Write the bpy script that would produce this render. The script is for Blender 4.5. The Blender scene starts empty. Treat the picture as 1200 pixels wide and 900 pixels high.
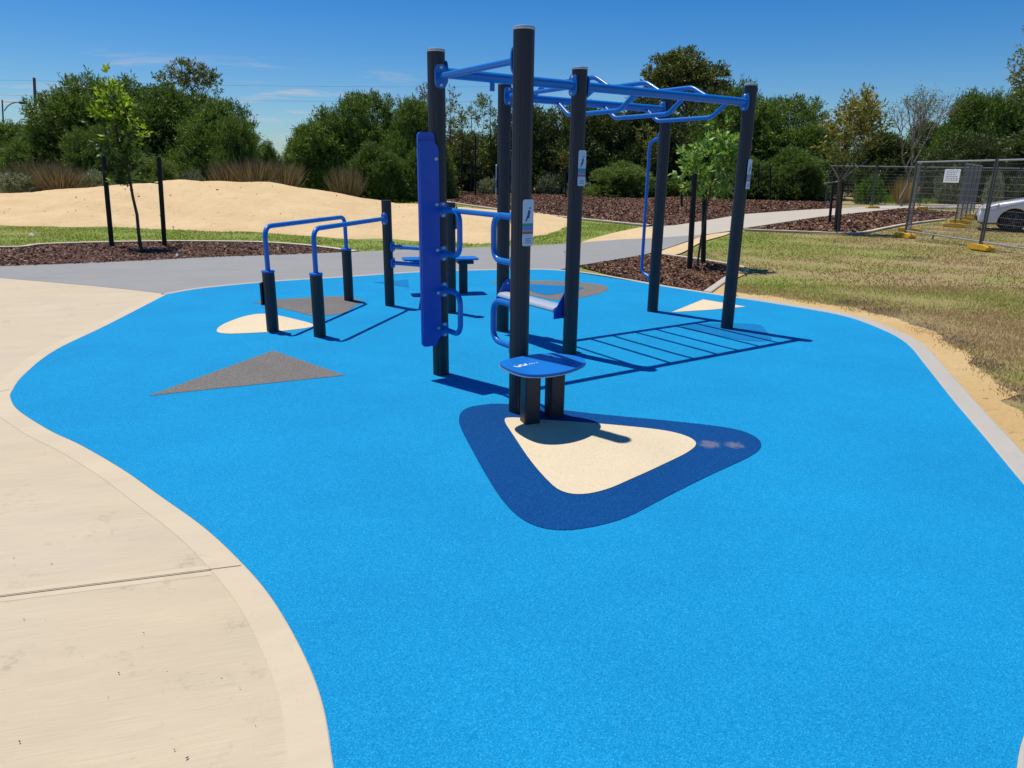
import bpy, bmesh, math, random
import numpy as np
from mathutils import Vector, Matrix

random.seed(7)
RNG = np.random.default_rng(11)
S = bpy.context.scene
COL = S.collection
R_ = math.radians

# ------------------------------------------------------------------ camera
F, PP, H = 834.0, np.array([600., 450.]), 1.65
_dn = np.array([563. - 600., 3250. - 450., F]); _dn /= np.linalg.norm(_dn)
_up = -_dn
_fw = np.array([0, 0, 1.]); _Y = _fw - _up * np.dot(_fw, _up); _Y /= np.linalg.norm(_Y)
RC = np.stack([np.cross(_Y, _up), _Y, _up])
cam = bpy.data.cameras.new('camera'); co = bpy.data.objects.new('camera', cam); COL.objects.link(co)
cam.sensor_width = 36; cam.lens = 36 * F / 1200; cam.clip_end = 3000; cam.clip_start = .05
m = Matrix.Identity(4)
for i in range(3):
    m[i][0] = RC[i, 0]; m[i][1] = -RC[i, 1]; m[i][2] = -RC[i, 2]
m[2][3] = H
co.matrix_world = m
S.camera = co


def terr(y):
    return 0.006 * (min(max(y, 18), 100) - 18)


def at(x, y, dz=0.0):
    """ground point seen at photo pixel (x, y)"""
    d = RC @ np.array([(x - 600) / F, (y - 450) / F, 1.])
    z = 0.0
    for _ in range(30):
        t = (z + dz - H) / d[2]
        z = terr(d[1] * t)
    return Vector((d[0] * t, d[1] * t, z + dz))


def at_y(x, y, Y):
    """point at forward distance Y seen at photo pixel"""
    d = RC @ np.array([(x - 600) / F, (y - 450) / F, 1.])
    t = Y / d[1]
    return Vector((d[0] * t, Y, H + d[2] * t))


# ------------------------------------------------------------------ materials
def nt(name):
    m = bpy.data.materials.new(name); m.use_nodes = True
    t = m.node_tree
    return m, t, t.nodes['Principled BSDF'], t.nodes['Material Output']


def N(t, typ, **kw):
    n = t.nodes.new(typ)
    for k, v in kw.items():
        if k.startswith('i_'):
            n.inputs[k[2:].replace('_', ' ')].default_value = v
        else:
            setattr(n, k, v)
    return n


def ramp(t, fac, stops, interp='LINEAR'):
    r = t.nodes.new('ShaderNodeValToRGB'); r.color_ramp.interpolation = interp
    e = r.color_ramp.elements
    while len(e) < len(stops): e.new(0.5)
    for q, (p, c) in zip(e, stops):
        q.position = p; q.color = (*c, 1) if len(c) == 3 else c
    t.links.new(fac, r.inputs['Fac'])
    return r.outputs['Color']


def noise(t, vec, scale, detail=4, rough=.6, dist=0.0):
    n = N(t, 'ShaderNodeTexNoise'); n.inputs['Scale'].default_value = scale
    n.inputs['Detail'].default_value = detail; n.inputs['Roughness'].default_value = rough
    n.inputs['Distortion'].default_value = dist
    t.links.new(vec, n.inputs['Vector'])
    return n.outputs['Fac']


def mixc(t, fac, a, b, blend='MIX'):
    n = t.nodes.new('ShaderNodeMix'); n.data_type = 'RGBA'; n.blend_type = blend
    for s, v in ((n.inputs[0], fac), (n.inputs[6], a), (n.inputs[7], b)):
        if hasattr(v, 'links'): t.links.new(v, s)
        elif isinstance(v, (int, float)): s.default_value = v
        else: s.default_value = (*v, 1)
    return n.outputs[2]


def math_(t, op, a, b=0.0, clamp=False):
    n = t.nodes.new('ShaderNodeMath'); n.operation = op; n.use_clamp = clamp
    for s, v in ((n.inputs[0], a), (n.inputs[1], b)):
        if hasattr(v, 'links'): t.links.new(v, s)
        else: s.default_value = v
    return n.outputs[0]


def pos(t): return N(t, 'ShaderNodeNewGeometry').outputs['Position']


def stretch(t, vec, rot=0, scale=(1, 1, 1)):
    """turn by rot, then scale: streaks run along direction rot"""
    a = N(t, 'ShaderNodeMapping'); a.inputs['Rotation'].default_value = (0, 0, -rot)
    n = N(t, 'ShaderNodeMapping'); n.inputs['Scale'].default_value = scale
    t.links.new(vec, a.inputs['Vector']); t.links.new(a.outputs['Vector'], n.inputs['Vector'])
    return n.outputs['Vector']


def bump(t, b, h, strength, dist):
    n = N(t, 'ShaderNodeBump'); n.inputs['Strength'].default_value = strength; n.inputs['Distance'].default_value = dist
    t.links.new(h, n.inputs['Height']); t.links.new(n.outputs['Normal'], b.inputs['Normal'])


def flat(name, col, rough=.5, metal=0.0, coat=0.0, vary=.08, vscale=6, spec=.5):
    m, t, b, o = nt(name)
    p = pos(t)
    f = noise(t, p, vscale, 5)
    c = tuple(x * (1 - vary) for x in col); d = tuple(min(1, x * (1 + vary)) for x in col)
    t.links.new(ramp(t, f, [(.3, c), (.7, d)]), b.inputs['Base Color'])
    f2 = noise(t, p, vscale * 7, 4)
    r = N(t, 'ShaderNodeMapRange'); r.inputs['To Min'].default_value = max(.02, rough - .08); r.inputs['To Max'].default_value = min(1, rough + .1)
    t.links.new(f2, r.inputs['Value']); t.links.new(r.outputs[0], b.inputs['Roughness'])
    b.inputs['Metallic'].default_value = metal; b.inputs['Coat Weight'].default_value = coat
    b.inputs['Specular IOR Level'].default_value = spec
    return m


def rubber(name, col, light, dark, amt=1.0, marks=None):
    """wet-pour granule surfacing"""
    m, t, b, o = nt(name)
    p = pos(t)
    v = N(t, 'ShaderNodeTexVoronoi'); v.inputs['Scale'].default_value = 320; t.links.new(p, v.inputs['Vector'])
    sep = N(t, 'ShaderNodeSeparateColor'); t.links.new(v.outputs['Color'], sep.inputs[0])
    g = ramp(t, sep.outputs[0], [(0, dark), (.25, col), (.72, col), (1, light)])
    v2 = N(t, 'ShaderNodeTexVoronoi'); v2.inputs['Scale'].default_value = 95; t.links.new(p, v2.inputs['Vector'])
    sep2 = N(t, 'ShaderNodeSeparateColor'); t.links.new(v2.outputs['Color'], sep2.inputs[0])
    k = ramp(t, sep2.outputs[1], [(0, (.86, .88, .9)), (.5, (1, 1, 1)), (1, (1.12, 1.1, 1.08))])
    g = mixc(t, .5 * amt, g, k, 'MULTIPLY')
    big = ramp(t, noise(t, p, .9, 6, .65), [(.3, (.86, .88, .9)), (.7, (1.05, 1.04, 1.03))])
    g = mixc(t, 1.0, g, big, 'MULTIPLY')
    dust = ramp(t, noise(t, p, 2.3, 8, .75), [(.62, (0, 0, 0)), (.85, (.04, .04, .04))])
    g = mixc(t, dust, g, (.5, .45, .36))
    if marks:
        for (x, y, r) in marks:
            d = N(t, 'ShaderNodeVectorMath', operation='DISTANCE'); d.inputs[1].default_value = (x, y, 0.008)
            t.links.new(p, d.inputs[0])
            k1 = math_(t, 'SUBTRACT', 1.0, math_(t, 'DIVIDE', d.outputs['Value'], r), True)
            k2 = math_(t, 'MULTIPLY', k1, noise(t, p, 26, 4, .7))
            k3 = ramp(t, k2, [(.22, (0, 0, 0)), (.38, (.4, .4, .4))])
            g = mixc(t, k3, g, (.32, .27, .22))
    t.links.new(g, b.inputs['Base Color'])
    b.inputs['Roughness'].default_value = .85; b.inputs['Specular IOR Level'].default_value = .1
    h = math_(t, 'ADD', v.outputs['Distance'], math_(t, 'MULTIPLY', v2.outputs['Distance'], .8))
    bump(t, b, h, .5, .004)
    return m


def concrete(name, base, stain, streak_rot, warm=(.6, .5, .34), streak=1.0):
    m, t, b, o = nt(name)
    p = pos(t)
    s = noise(t, stretch(t, p, streak_rot, (2.5, 120, 1)), 1.6, 6, .7)          # broom strokes
    s2 = noise(t, stretch(t, p, streak_rot, (1.0, 3.2, 1)), 1.1, 7, .72)           # wide trowel bands
    c = mixc(t, ramp(t, noise(t, p, .5, 6, .6), [(.35, (0, 0, 0)), (.7, (.8, .8, .8))]), base, warm)
    c = mixc(t, .75 * streak, c, ramp(t, s, [(.3, (.82, .81, .79)), (.7, (1.07, 1.07, 1.07))]), 'MULTIPLY')
    c = mixc(t, .9, c, ramp(t, s2, [(.3, (.9, .905, .92)), (.7, (1.05, 1.04, 1.02))]), 'MULTIPLY')
    st = math_(t, 'MULTIPLY', ramp(t, noise(t, p, 3.1, 8, .8), [(.55, (0, 0, 0)), (.68, (1, 1, 1))]),
               ramp(t, noise(t, p, 17, 5, .7), [(.42, (0, 0, 0)), (.66, (1, 1, 1))]))
    c = mixc(t, math_(t, 'MULTIPLY', st, .75), c, stain)
    sp = ramp(t, noise(t, p, 60, 3, .6), [(.69, (0, 0, 0)), (.74, (.7, .7, .7))])
    c = mixc(t, math_(t, 'MULTIPLY', sp, ramp(t, noise(t, p, 2.0, 4), [(.48, (0, 0, 0)), (.65, (1, 1, 1))])), c, tuple(x * .4 for x in stain))
    t.links.new(c, b.inputs['Base Color'])
    b.inputs['Roughness'].default_value = .85; b.inputs['Specular IOR Level'].default_value = .3
    h = math_(t, 'ADD', math_(t, 'MULTIPLY', s, streak), math_(t, 'MULTIPLY', noise(t, p, 140, 4), .5))
    bump(t, b, h, .35, .004)
    return m


def leafmat(name, a, b_, c, rough=.5, trans=.3, spec=.35):
    m, t, b, o = nt(name)
    g = N(t, 'ShaderNodeNewGeometry')
    col = ramp(t, g.outputs['Random Per Island'], [(0, a), (.5, b_), (1, c)])
    oi = N(t, 'ShaderNodeObjectInfo')
    k = ramp(t, oi.outputs['Random'], [(0, (.82, .84, .8)), (1, (1.15, 1.1, 1.0))])
    col = mixc(t, 1.0, col, k, 'MULTIPLY')
    t.links.new(col, b.inputs['Base Color']); b.inputs['Roughness'].default_value = rough
    b.inputs['Specular IOR Level'].default_value = spec
    tr = N(t, 'ShaderNodeBsdfTranslucent')
    tc = mixc(t, 1.0, col, (1.3, 1.4, .5), 'MULTIPLY')
    t.links.new(tc, tr.inputs['Color'])
    mx = N(t, 'ShaderNodeMixShader'); mx.inputs[0].default_value = trans
    t.links.new(b.outputs[0], mx.inputs[1]); t.links.new(tr.outputs[0], mx.inputs[2])
    t.links.new(mx.outputs[0], o.inputs['Surface'])
    return m


def turf(name, blades=False):
    m, t, b, o = nt(name)
    p = pos(t)
    n1 = noise(t, p, .45, 5, .65); n2 = noise(t, p, 3.2, 5, .7)
    f = math_(t, 'ADD', math_(t, 'MULTIPLY', n1, .65), math_(t, 'MULTIPLY', n2, .35))
    for (x, y, r, a) in GREEN:
        d = N(t, 'ShaderNodeVectorMath', operation='DISTANCE'); d.inputs[1].default_value = (x, y, 0)
        t.links.new(p, d.inputs[0])
        k = math_(t, 'SUBTRACT', 1.0, math_(t, 'DIVIDE', d.outputs['Value'], r), True)
        f = math_(t, 'ADD', f, math_(t, 'MULTIPLY', k, a))
    dk = None
    for (x, y, r) in DIRT:
        d = N(t, 'ShaderNodeVectorMath', operation='DISTANCE'); d.inputs[1].default_value = (x, y, 0)
        t.links.new(p, d.inputs[0])
        k = math_(t, 'SUBTRACT', 1.0, math_(t, 'DIVIDE', d.outputs['Value'], r), True)
        dk = k if dk is None else math_(t, 'MAXIMUM', dk, k)
    dk = ramp(t, math_(t, 'MULTIPLY', dk, noise(t, p, 5, 6, .75)), [(.16, (0, 0, 0)), (.34, (.6, .6, .6))])
    if blades:
        col = ramp(t, f, [(.4, (.5, .37, .17)), (.5, (.42, .35, .13)), (.6, (.4, .38, .1)), (.8, (.3, .37, .06))])
        g = N(t, 'ShaderNodeNewGeometry')
        col = mixc(t, .8, col, ramp(t, g.outputs['Random Per Island'], [(0, (.6, .62, .55)), (.6, (1, 1, 1)), (1, (1.35, 1.25, 1.2))]), 'MULTIPLY')
    else:
        col = ramp(t, f, [(.36, (.3, .2, .1)), (.47, (.4, .3, .14)), (.57, (.31, .29, .09)), (.76, (.24, .3, .06))])
        col = mixc(t, .8, col, ramp(t, noise(t, p, 30, 6, .8), [(.3, (.45, .45, .45)), (.65, (1.15, 1.15, 1.15))]), 'MULTIPLY')
        dirt = math_(t, 'MULTIPLY', ramp(t, noise(t, p, 1.1, 6, .75), [(.56, (0, 0, 0)), (.7, (.8, .8, .8))]), 1.0)
        col = mixc(t, dirt, col, (.2, .13, .085))
        bump(t, b, noise(t, p, 40, 6, .8), .7, .03)
    col = mixc(t, dk, col, (.2, .14, .085))
    t.links.new(col, b.inputs['Base Color']); b.inputs['Roughness'].default_value = .9
    b.inputs['Specular IOR Level'].default_value = .15
    if blades:
        tr = N(t, 'ShaderNodeBsdfTranslucent'); t.links.new(col, tr.inputs['Color'])
        mx = N(t, 'ShaderNodeMixShader'); mx.inputs[0].default_value = .5
        t.links.new(b.outputs[0], mx.inputs[1]); t.links.new(tr.outputs[0], mx.inputs[2])
        t.links.new(mx.outputs[0], o.inputs['Surface'])
    return m


def sandmat(name, a, b_, dark):
    m, t, b, o = nt(name)
    p = pos(t)
    c = ramp(t, noise(t, p, .7, 7, .7), [(.3, a), (.7, b_)])
    lump = noise(t, p, 7, 7, .75)
    sp = ramp(t, noise(t, stretch(t, p, .4, (1, 1.6, 1)), 4.5, 6, .75), [(.59, (0, 0, 0)), (.68, (.75, .75, .75))])
    c = mixc(t, sp, c, dark)
    c = mixc(t, .6, c, ramp(t, noise(t, p, 60, 4, .8), [(.3, (.75, .74, .72)), (.7, (1.1, 1.1, 1.1))]), 'MULTIPLY')
    t.links.new(c, b.inputs['Base Color']); b.inputs['Roughness'].default_value = .95
    b.inputs['Specular IOR Level'].default_value = .1
    bump(t, b, lump, .8, .06)
    return m


def mulchmat(name, chips):
    m, t, b, o = nt(name)
    p = pos(t)
    if chips:
        g = N(t, 'ShaderNodeNewGeometry')
        c = ramp(t, g.outputs['Random Per Island'], [(0, (.035, .017, .01)), (.35, (.105, .047, .026)), (.65, (.18, .085, .046)), (.9, (.28, .145, .08)), (1, (.46, .3, .19))])
    else:
        v = N(t, 'ShaderNodeTexVoronoi'); v.inputs['Scale'].default_value = 14; t.links.new(stretch(t, p, .6, (1, 1.8, 1)), v.inputs['Vector'])
        s = N(t, 'ShaderNodeSeparateColor'); t.links.new(v.outputs['Color'], s.inputs[0])
        c = ramp(t, s.outputs[0], [(0, (.022, .011, .008)), (.4, (.065, .028, .018)), (.75, (.12, .055, .036)), (1, (.27, .15, .1))])
        c = mixc(t, .6, c, ramp(t, noise(t, p, 1.2, 5), [(.3, (.7, .7, .7)), (.7, (1.15, 1.15, 1.15))]), 'MULTIPLY')
        bump(t, b, v.outputs['Distance'], 1.0, .05)
    t.links.new(c, b.inputs['Base Color']); b.inputs['Roughness'].default_value = .8
    b.inputs['Specular IOR Level'].default_value = .25
    return m


def bark(name, a, b_, scale=9):
    m, t, b, o = nt(name)
    p = pos(t)
    n = noise(t, stretch(t, p, 0, (1, 1, .25)), scale, 6, .75)
    t.links.new(ramp(t, n, [(.3, a), (.7, b_)]), b.inputs['Base Color'])
    b.inputs['Roughness'].default_value = .9; bump(t, b, n, .6, .02)
    return m


g1, g2, g3 = at(905, 330), at(840, 280), at(960, 290)
g4, g5, g6, g7 = at(60, 275), at(250, 275), at(430, 288), at(600, 278)
GREEN = [(g1.x, g1.y, 1.2, .24), (g2.x + 1.2, g2.y, 2.4, .12), (g3.x, g3.y, 3.5, .1), (g4.x, g4.y, 8, .2), (g5.x, g5.y, 8, .2), (g6.x, g6.y, 6, .2), (g7.x, g7.y, 7, .3),
         (at(720, 268).x, at(720, 268).y, 6, .45), (at(440, 235).x, at(440, 235).y, 14, .35), (at(905, 370).x + 6, at(905, 370).y + .5, 3.0, .07)]
DIRT = [(at(x, y).x, at(x, y).y, r) for x, y, r in ((1035, 362, .6), (1080, 378, .5), (1115, 395, .5), (1150, 422, .45), (1190, 457, .45), (1000, 352, .5), (880, 318, .5), (1070, 300, .7))]
M = {}
M['blue'] = flat('blue_powdercoat', (.003, .155, .53), .36, coat=.1, vary=.05)
M['bluedk'] = flat('blue_panel', (.004, .078, .46), .42, coat=.05, vary=.06)
M['post'] = flat('charcoal_post', (.019, .02, .029), .45, vary=.18, vscale=4)
M['galv'] = flat('galvanised_steel', (.5, .51, .52), .4, metal=.6, vary=.12, vscale=14)
M['seatgrey'] = flat('pale_seat_metal', (.42, .46, .52), .38, metal=.2, vary=.06)
M['white'] = flat('white_plastic', (.75, .77, .8), .5, vary=.08, vscale=20)
M['yellow'] = flat('yellow_plastic', (.72, .4, .02), .55, vary=.15, vscale=8)
M['stake'] = flat('dark_timber', (.014, .012, .011), .8, vary=.3, vscale=12)
M['pole'] = flat('weathered_pole', (.09, .085, .08), .8, vary=.2)
M['carpaint'] = flat('white_car_paint', (.74, .76, .8), .22, coat=.8, vary=.02)
M['rubbertyre'] = flat('tyre_rubber', (.012, .012, .013), .85)
M['glass'] = flat('dark_glass', (.015, .018, .02), .08, vary=.02)
M['amber'] = flat('clear_lamp', (.6, .5, .42), .1, coat=.5)
M['trimblack'] = flat('black_trim', (.015, .015, .016), .6)
M['alloy'] = flat('wheel_alloy', (.08, .08, .085), .45, metal=.5)
M['print_white'] = flat('white_print', (.8, .85, .9), .5)
M['ink'] = flat('dark_ink', (.03, .08, .22), .5)
M['inkgrey'] = flat('faded_ink', (.22, .25, .32), .6)
M['roofgrey'] = flat('roof_tiles', (.2, .19, .19), .8, vary=.2)
M['wallcream'] = flat('rendered_wall', (.55, .5, .42), .85)
M['fencemetal'] = flat('fence_steel', (.38, .4, .41), .45, metal=.5, vary=.15)
M['fencedark'] = flat('fence_post_steel', (.1, .105, .11), .5, metal=.4, vary=.15)
M['wire'] = flat('fence_wire', (.2, .21, .21), .5, metal=.5)
M['strap'] = flat('black_strap', (.02, .02, .02), .8)
mk1, mk2 = at(831, 521), at(861, 522)
M['rub_blue'] = rubber('blue_rubber', (.0045, .26, .52), (.035, .39, .68), (.002, .17, .39))
M['rub_navy'] = rubber('navy_rubber', (.001, .055, .21), (.012, .12, .32), (.0005, .036, .14), marks=[(mk1.x, mk1.y, .14), (mk2.x, mk2.y, .12)])
M['rub_mid'] = rubber('mid_blue_rubber', (.002, .165, .4), (.03, .3, .6), (.001, .09, .26))
M['rub_beige'] = rubber('beige_rubber', (.72, .59, .39), (.8, .68, .48), (.58, .45, .28), .5)
M['rub_grey'] = rubber('grey_rubber', (.17, .155, .14), (.38, .35, .31), (.05, .048, .045))
_j0, _j1 = at(0, 698.5), at(283, 662.5); JANG = math.atan2(_j1.y - _j0.y, _j1.x - _j0.x)
M['cream'] = concrete('cream_concrete', (.555, .465, .335), (.2, .165, .125), JANG, warm=(.575, .46, .295))
M['band'] = concrete('trowelled_edge', (.575, .48, .34), (.36, .3, .21), R_(30), warm=(.57, .46, .31), streak=.25)
M['kerbgrey'] = concrete('grey_kerb_concrete', (.42, .39, .34), (.25, .22, .18), R_(60), warm=(.46, .42, .35), streak=.2)
M['path'] = concrete('grey_path_concrete', (.265, .265, .255), (.18, .175, .165), R_(8), warm=(.3, .29, .27), streak=.5)
M['pathlight'] = concrete('pale_path_concrete', (.47, .42, .34), (.3, .26, .2), R_(40), warm=(.5, .44, .34), streak=.4)
M['edging'] = concrete('edging_concrete', (.55, .47, .36), (.4, .33, .25), R_(10), warm=(.6, .5, .37), streak=.2)
M['joint'] = flat('joint_filler', (.2, .15, .1), .9, vary=.3, vscale=20)
M['sand'] = sandmat('mound_sand', (.64, .45, .23), (.75, .56, .32), (.3, .21, .12))
M['sandor'] = sandmat('orange_sand', (.6, .395, .165), (.68, .49, .24), (.24, .15, .08))
M['mulch'] = mulchmat('bark_mulch', False)
M['chips'] = mulchmat('bark_chips', True)
M['turf'] = turf('turf_soil')
M['blade'] = turf('turf_blades', True)
M['acacia'] = leafmat('acacia_leaf', (.052, .1, .02), (.102, .17, .033), (.2, .28, .062), trans=.26)
M['acacia2'] = leafmat('dark_shrub_leaf', (.04, .064, .018), (.07, .1, .028), (.125, .155, .05), trans=.22)
M['euc'] = leafmat('gum_leaf', (.06, .085, .02), (.14, .165, .038), (.28, .26, .075), trans=.25)
M['lime'] = leafmat('lime_leaf', (.09, .18, .015), (.24, .36, .035), (.48, .56, .09), trans=.35)
M['fresh'] = leafmat('fresh_leaf', (.09, .19, .03), (.2, .34, .07), (.38, .5, .18), trans=.3)
M['gold'] = leafmat('yellowing_leaf', (.13, .13, .03), (.24, .22, .05), (.38, .32, .09), trans=.3)
M['oldleaf'] = leafmat('mature_leaf', (.03, .07, .012), (.06, .12, .02), (.12, .2, .035), trans=.25)
M['silver'] = leafmat('silver_leaf', (.13, .15, .09), (.22, .25, .16), (.34, .36, .26), trans=.15)
M['autumn'] = leafmat('bronze_leaf', (.1, .07, .02), (.16, .14, .03), (.26, .2, .05), trans=.25)
M['tussock'] = leafmat('dry_tussock', (.13, .095, .06), (.22, .165, .105), (.33, .255, .17), trans=.15)
M['tan'] = leafmat('straw_tussock', (.33, .21, .09), (.44, .3, .14), (.55, .4, .2), trans=.15)
M['weed'] = leafmat('weed_leaf', (.06, .13, .012), (.12, .22, .025), (.2, .28, .05), trans=.3)
M['bark'] = bark('brown_bark', (.05, .038, .028), (.13, .1, .075))
M['barkpale'] = bark('pale_bark', (.2, .17, .13), (.42, .37, .3))
M['barkmid'] = bark('grey_twig_bark', (.12, .1, .08), (.26, .22, .18))
M['barkdark'] = bark('dark_bark', (.02, .017, .014), (.06, .048, .038))


def signmat():
    m, t, b, o = nt('printed_sign')
    tc = N(t, 'ShaderNodeTexCoord'); s = N(t, 'ShaderNodeSeparateXYZ'); t.links.new(tc.outputs['Generated'], s.inputs[0])
    w = (.6, .66, .78)
    c = ramp(t, s.outputs[2], [(0, w), (.2, (.62, .58, .72)), (.26, (.2, .14, .12)), (.31, (.55, .3, .3)), (.34, (.12, .22, .62)), (.42, (.02, .3, .24)),
                               (.49, (.5, .68, .75)), (.54, w)], 'CONSTANT')
    t.links.new(c, b.inputs['Base Color']); b.inputs['Roughness'].default_value = .35
    return m


M['sign'] = signmat()

# ------------------------------------------------------------------ mesh helpers
ORG = {}


def link(o, parent=None):
    COL.objects.link(o)
    if parent: o.parent = parent
    return o


def tag(o, label=None, cat=None, group=None, kind=None):
    if label: o['label'] = label
    if cat: o['category'] = cat
    if group: o['group'] = group
    if kind: o['kind'] = kind
    return o


def thing(name, label, cat, loc=(0, 0, 0), rz=0, group=None, local=True):
    o = bpy.data.objects.new(name, None); o.location = loc; o.rotation_euler = (0, 0, rz); o.empty_display_size = .2
    link(o); ORG[o.name] = Vector((0, 0, 0)) if local else Vector(loc)
    return tag(o, label, cat, group)


class MB:
    def __init__(self): self.bm = bmesh.new()

    def box(self, c, s, rz=0, bev=0, M4=None):
        r = bmesh.ops.create_cube(self.bm, size=1)
        mt = Matrix.Translation(c) @ Matrix.Rotation(rz, 4, 'Z') @ (M4 or Matrix.Identity(4)) @ Matrix.Diagonal((*s, 1))
        bmesh.ops.transform(self.bm, matrix=mt, verts=r['verts'])
        if bev:
            ed = list({e for v in r['verts'] for e in v.link_edges})
            bmesh.ops.bevel(self.bm, geom=ed, offset=bev, segments=2, affect='EDGES', profile=.5)
        return self

    def tube(self, pts, rad, n=12, cap=True):
        pts = [Vector(p) for p in pts]
        rs = rad if isinstance(rad, (list, tuple)) else [rad] * len(pts)
        t0 = (pts[1] - pts[0]).normalized()
        a = Vector((0, 0, 1)) if abs(t0.z) < .9 else Vector((1, 0, 0))
        x = t0.cross(a).normalized()
        rings = []
        for i, p in enumerate(pts):
            if i == 0: t = t0
            elif i == len(pts) - 1: t = (pts[-1] - pts[-2]).normalized()
            else: t = ((pts[i] - pts[i - 1]).normalized() + (pts[i + 1] - pts[i]).normalized()).normalized()
            x = (x - t * x.dot(t)).normalized(); y = t.cross(x)
            rings.append([self.bm.verts.new(p + (x * math.cos(k * 2 * math.pi / n) + y * math.sin(k * 2 * math.pi / n)) * rs[i]) for k in range(n)])
        for A, B in zip(rings, rings[1:]):
            for k in range(n): self.bm.faces.new((A[k], A[(k + 1) % n], B[(k + 1) % n], B[k]))
        if cap:
            self.bm.faces.new(rings[0][::-1]); self.bm.faces.new(rings[-1])
        return self

    def prism(self, pts, ext):
        """polygon (3-D points) swept along vector ext"""
        ext = Vector(ext); n = len(pts)
        a = [self.bm.verts.new(p) for p in pts]; b = [self.bm.verts.new(Vector(p) + ext) for p in pts]
        self.bm.faces.new(a[::-1]); self.bm.faces.new(b)
        for k in range(n): self.bm.faces.new((a[k], a[(k + 1) % n], b[(k + 1) % n], b[k]))
        return self

    def cyl(self, c, r, h, n=24, axis='Z', bev=0):
        c = Vector(c)
        d = {'Z': Vector((0, 0, 1)), 'X': Vector((1, 0, 0)), 'Y': Vector((0, 1, 0))}[axis] if isinstance(axis, str) else Vector(axis).normalized()
        if bev:
            return self.tube([c, c + d * bev * .3, c + d * bev, c + d * (h - bev), c + d * (h - bev * .3), c + d * h], [r - bev, r - bev * .3, r, r, r - bev * .3, r - bev], n)
        return self.tube([c, c + d * h], r, n)

    def build(self, name, mat, parent=None, org=None, angle=.6):
        bm = self.bm
        bmesh.ops.recalc_face_normals(bm, faces=bm.faces)
        if org is None: org = ORG.get(parent.name, Vector((0, 0, 0))) if parent else Vector((0, 0, 0))
        if Vector(org).length > 0: bmesh.ops.translate(bm, vec=-Vector(org), verts=bm.verts)
        for f in bm.faces: f.smooth = True
        for e in bm.edges:
            if len(e.link_faces) == 2 and e.calc_face_angle(0) > angle: e.smooth = False
        me = bpy.data.meshes.new(name); bm.to_mesh(me); bm.free()
        for mm in (mat if isinstance(mat, list) else [mat]): me.materials.append(mm)
        o = bpy.data.objects.new(name, me); link(o, parent); ORG[o.name] = Vector(org)
        return o


def arr_mesh(name, V, nv, mat):
    """many separate nv-gons from an (n*nv, 3) array"""
    n = len(V) // nv
    me = bpy.data.meshes.new(name)
    me.vertices.add(len(V)); me.vertices.foreach_set('co', np.asarray(V, np.float32).ravel())
    me.loops.add(n * nv); me.loops.foreach_set('vertex_index', np.arange(n * nv, dtype=np.int32))
    me.polygons.add(n); me.polygons.foreach_set('loop_start', np.arange(0, n * nv, nv, dtype=np.int32))
    me.update(calc_edges=True); me.validate()
    me.materials.append(mat)
    return me


def unit(a): return a / (np.linalg.norm(a, axis=-1, keepdims=True) + 1e-9)


def leaves(P, D, L, W, rng):
    n = len(P); D = unit(D)
    sd = unit(np.cross(D, rng.normal(size=(n, 3)))); nm = np.cross(sd, D)
    L = np.broadcast_to(L, n)[:, None]; W = np.broadcast_to(W, n)[:, None]
    mid = P + D * L * .48 + nm * L * .06
    V = np.stack([P, mid + sd * W * .5, P + D * L - nm * L * .05, mid - sd * W * .5], 1)
    return V.reshape(-1, 3)


def foliage(lobes, nclump, nleaf, twig, ll, lw, rng, up=.6, spread=.7, inner=.5, bottom=-.7):
    """leaf plumes spread through a set of lobes (cx, cy, cz, rx, rz)"""
    w = np.array([l[3] * l[3] for l in lobes]); w = w / w.sum()
    idx = rng.choice(len(lobes), nclump, p=w)
    Lb = np.array(lobes)[idx]
    d = unit(rng.normal(size=(nclump, 3))); d[:, 2] = np.where(d[:, 2] < bottom, -d[:, 2], d[:, 2])
    rad = np.where(rng.random(nclump) < inner, rng.uniform(.35, .95, nclump), rng.uniform(.85, 1.12, nclump))
    c = Lb[:, :3] + d * np.stack([Lb[:, 3], Lb[:, 3], Lb[:, 4]], 1) * rad[:, None]
    cd = unit(d * .8 + np.array([0, 0, up]) + rng.normal(size=(nclump, 3)) * .35)
    t = rng.random((nclump, nleaf, 1)); sc = rng.uniform(.6, 1.35, (nclump, 1, 1))
    P = c[:, None] + cd[:, None] * twig * (t - .3) * sc + rng.normal(size=(nclump, nleaf, 3)) * twig * .13
    D = cd[:, None] + rng.normal(size=(nclump, nleaf, 3)) * spread
    n = nclump * nleaf
    P = P.reshape(-1, 3); D = D.reshape(-1, 3)
    return leaves(P, D, ll * rng.uniform(.6, 1.3, n), lw * rng.uniform(.7, 1.3, n), rng)


def mobj(name, me, parent=None):
    o = bpy.data.objects.new(name, me); link(o, parent); return o


# ------------------------------------------------------------------ flat zones
def smooth(pts, k=6, closed=True):
    n = len(pts); out = []
    for i in range(n if closed else n - 1):
        g = lambda j: pts[j % n] if closed else pts[min(max(j, 0), n - 1)]
        p0, p1, p2, p3 = g(i - 1), g(i), g(i + 1), g(i + 2)
        for s in range(k):
            t = s / k
            out.append(.5 * ((2 * p1) + (p2 - p0) * t + (2 * p0 - 5 * p1 + 4 * p2 - p3) * t * t + (3 * p1 - p0 - 3 * p2 + p3) * t ** 3))
    if not closed: out.append(pts[-1])
    return out


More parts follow.
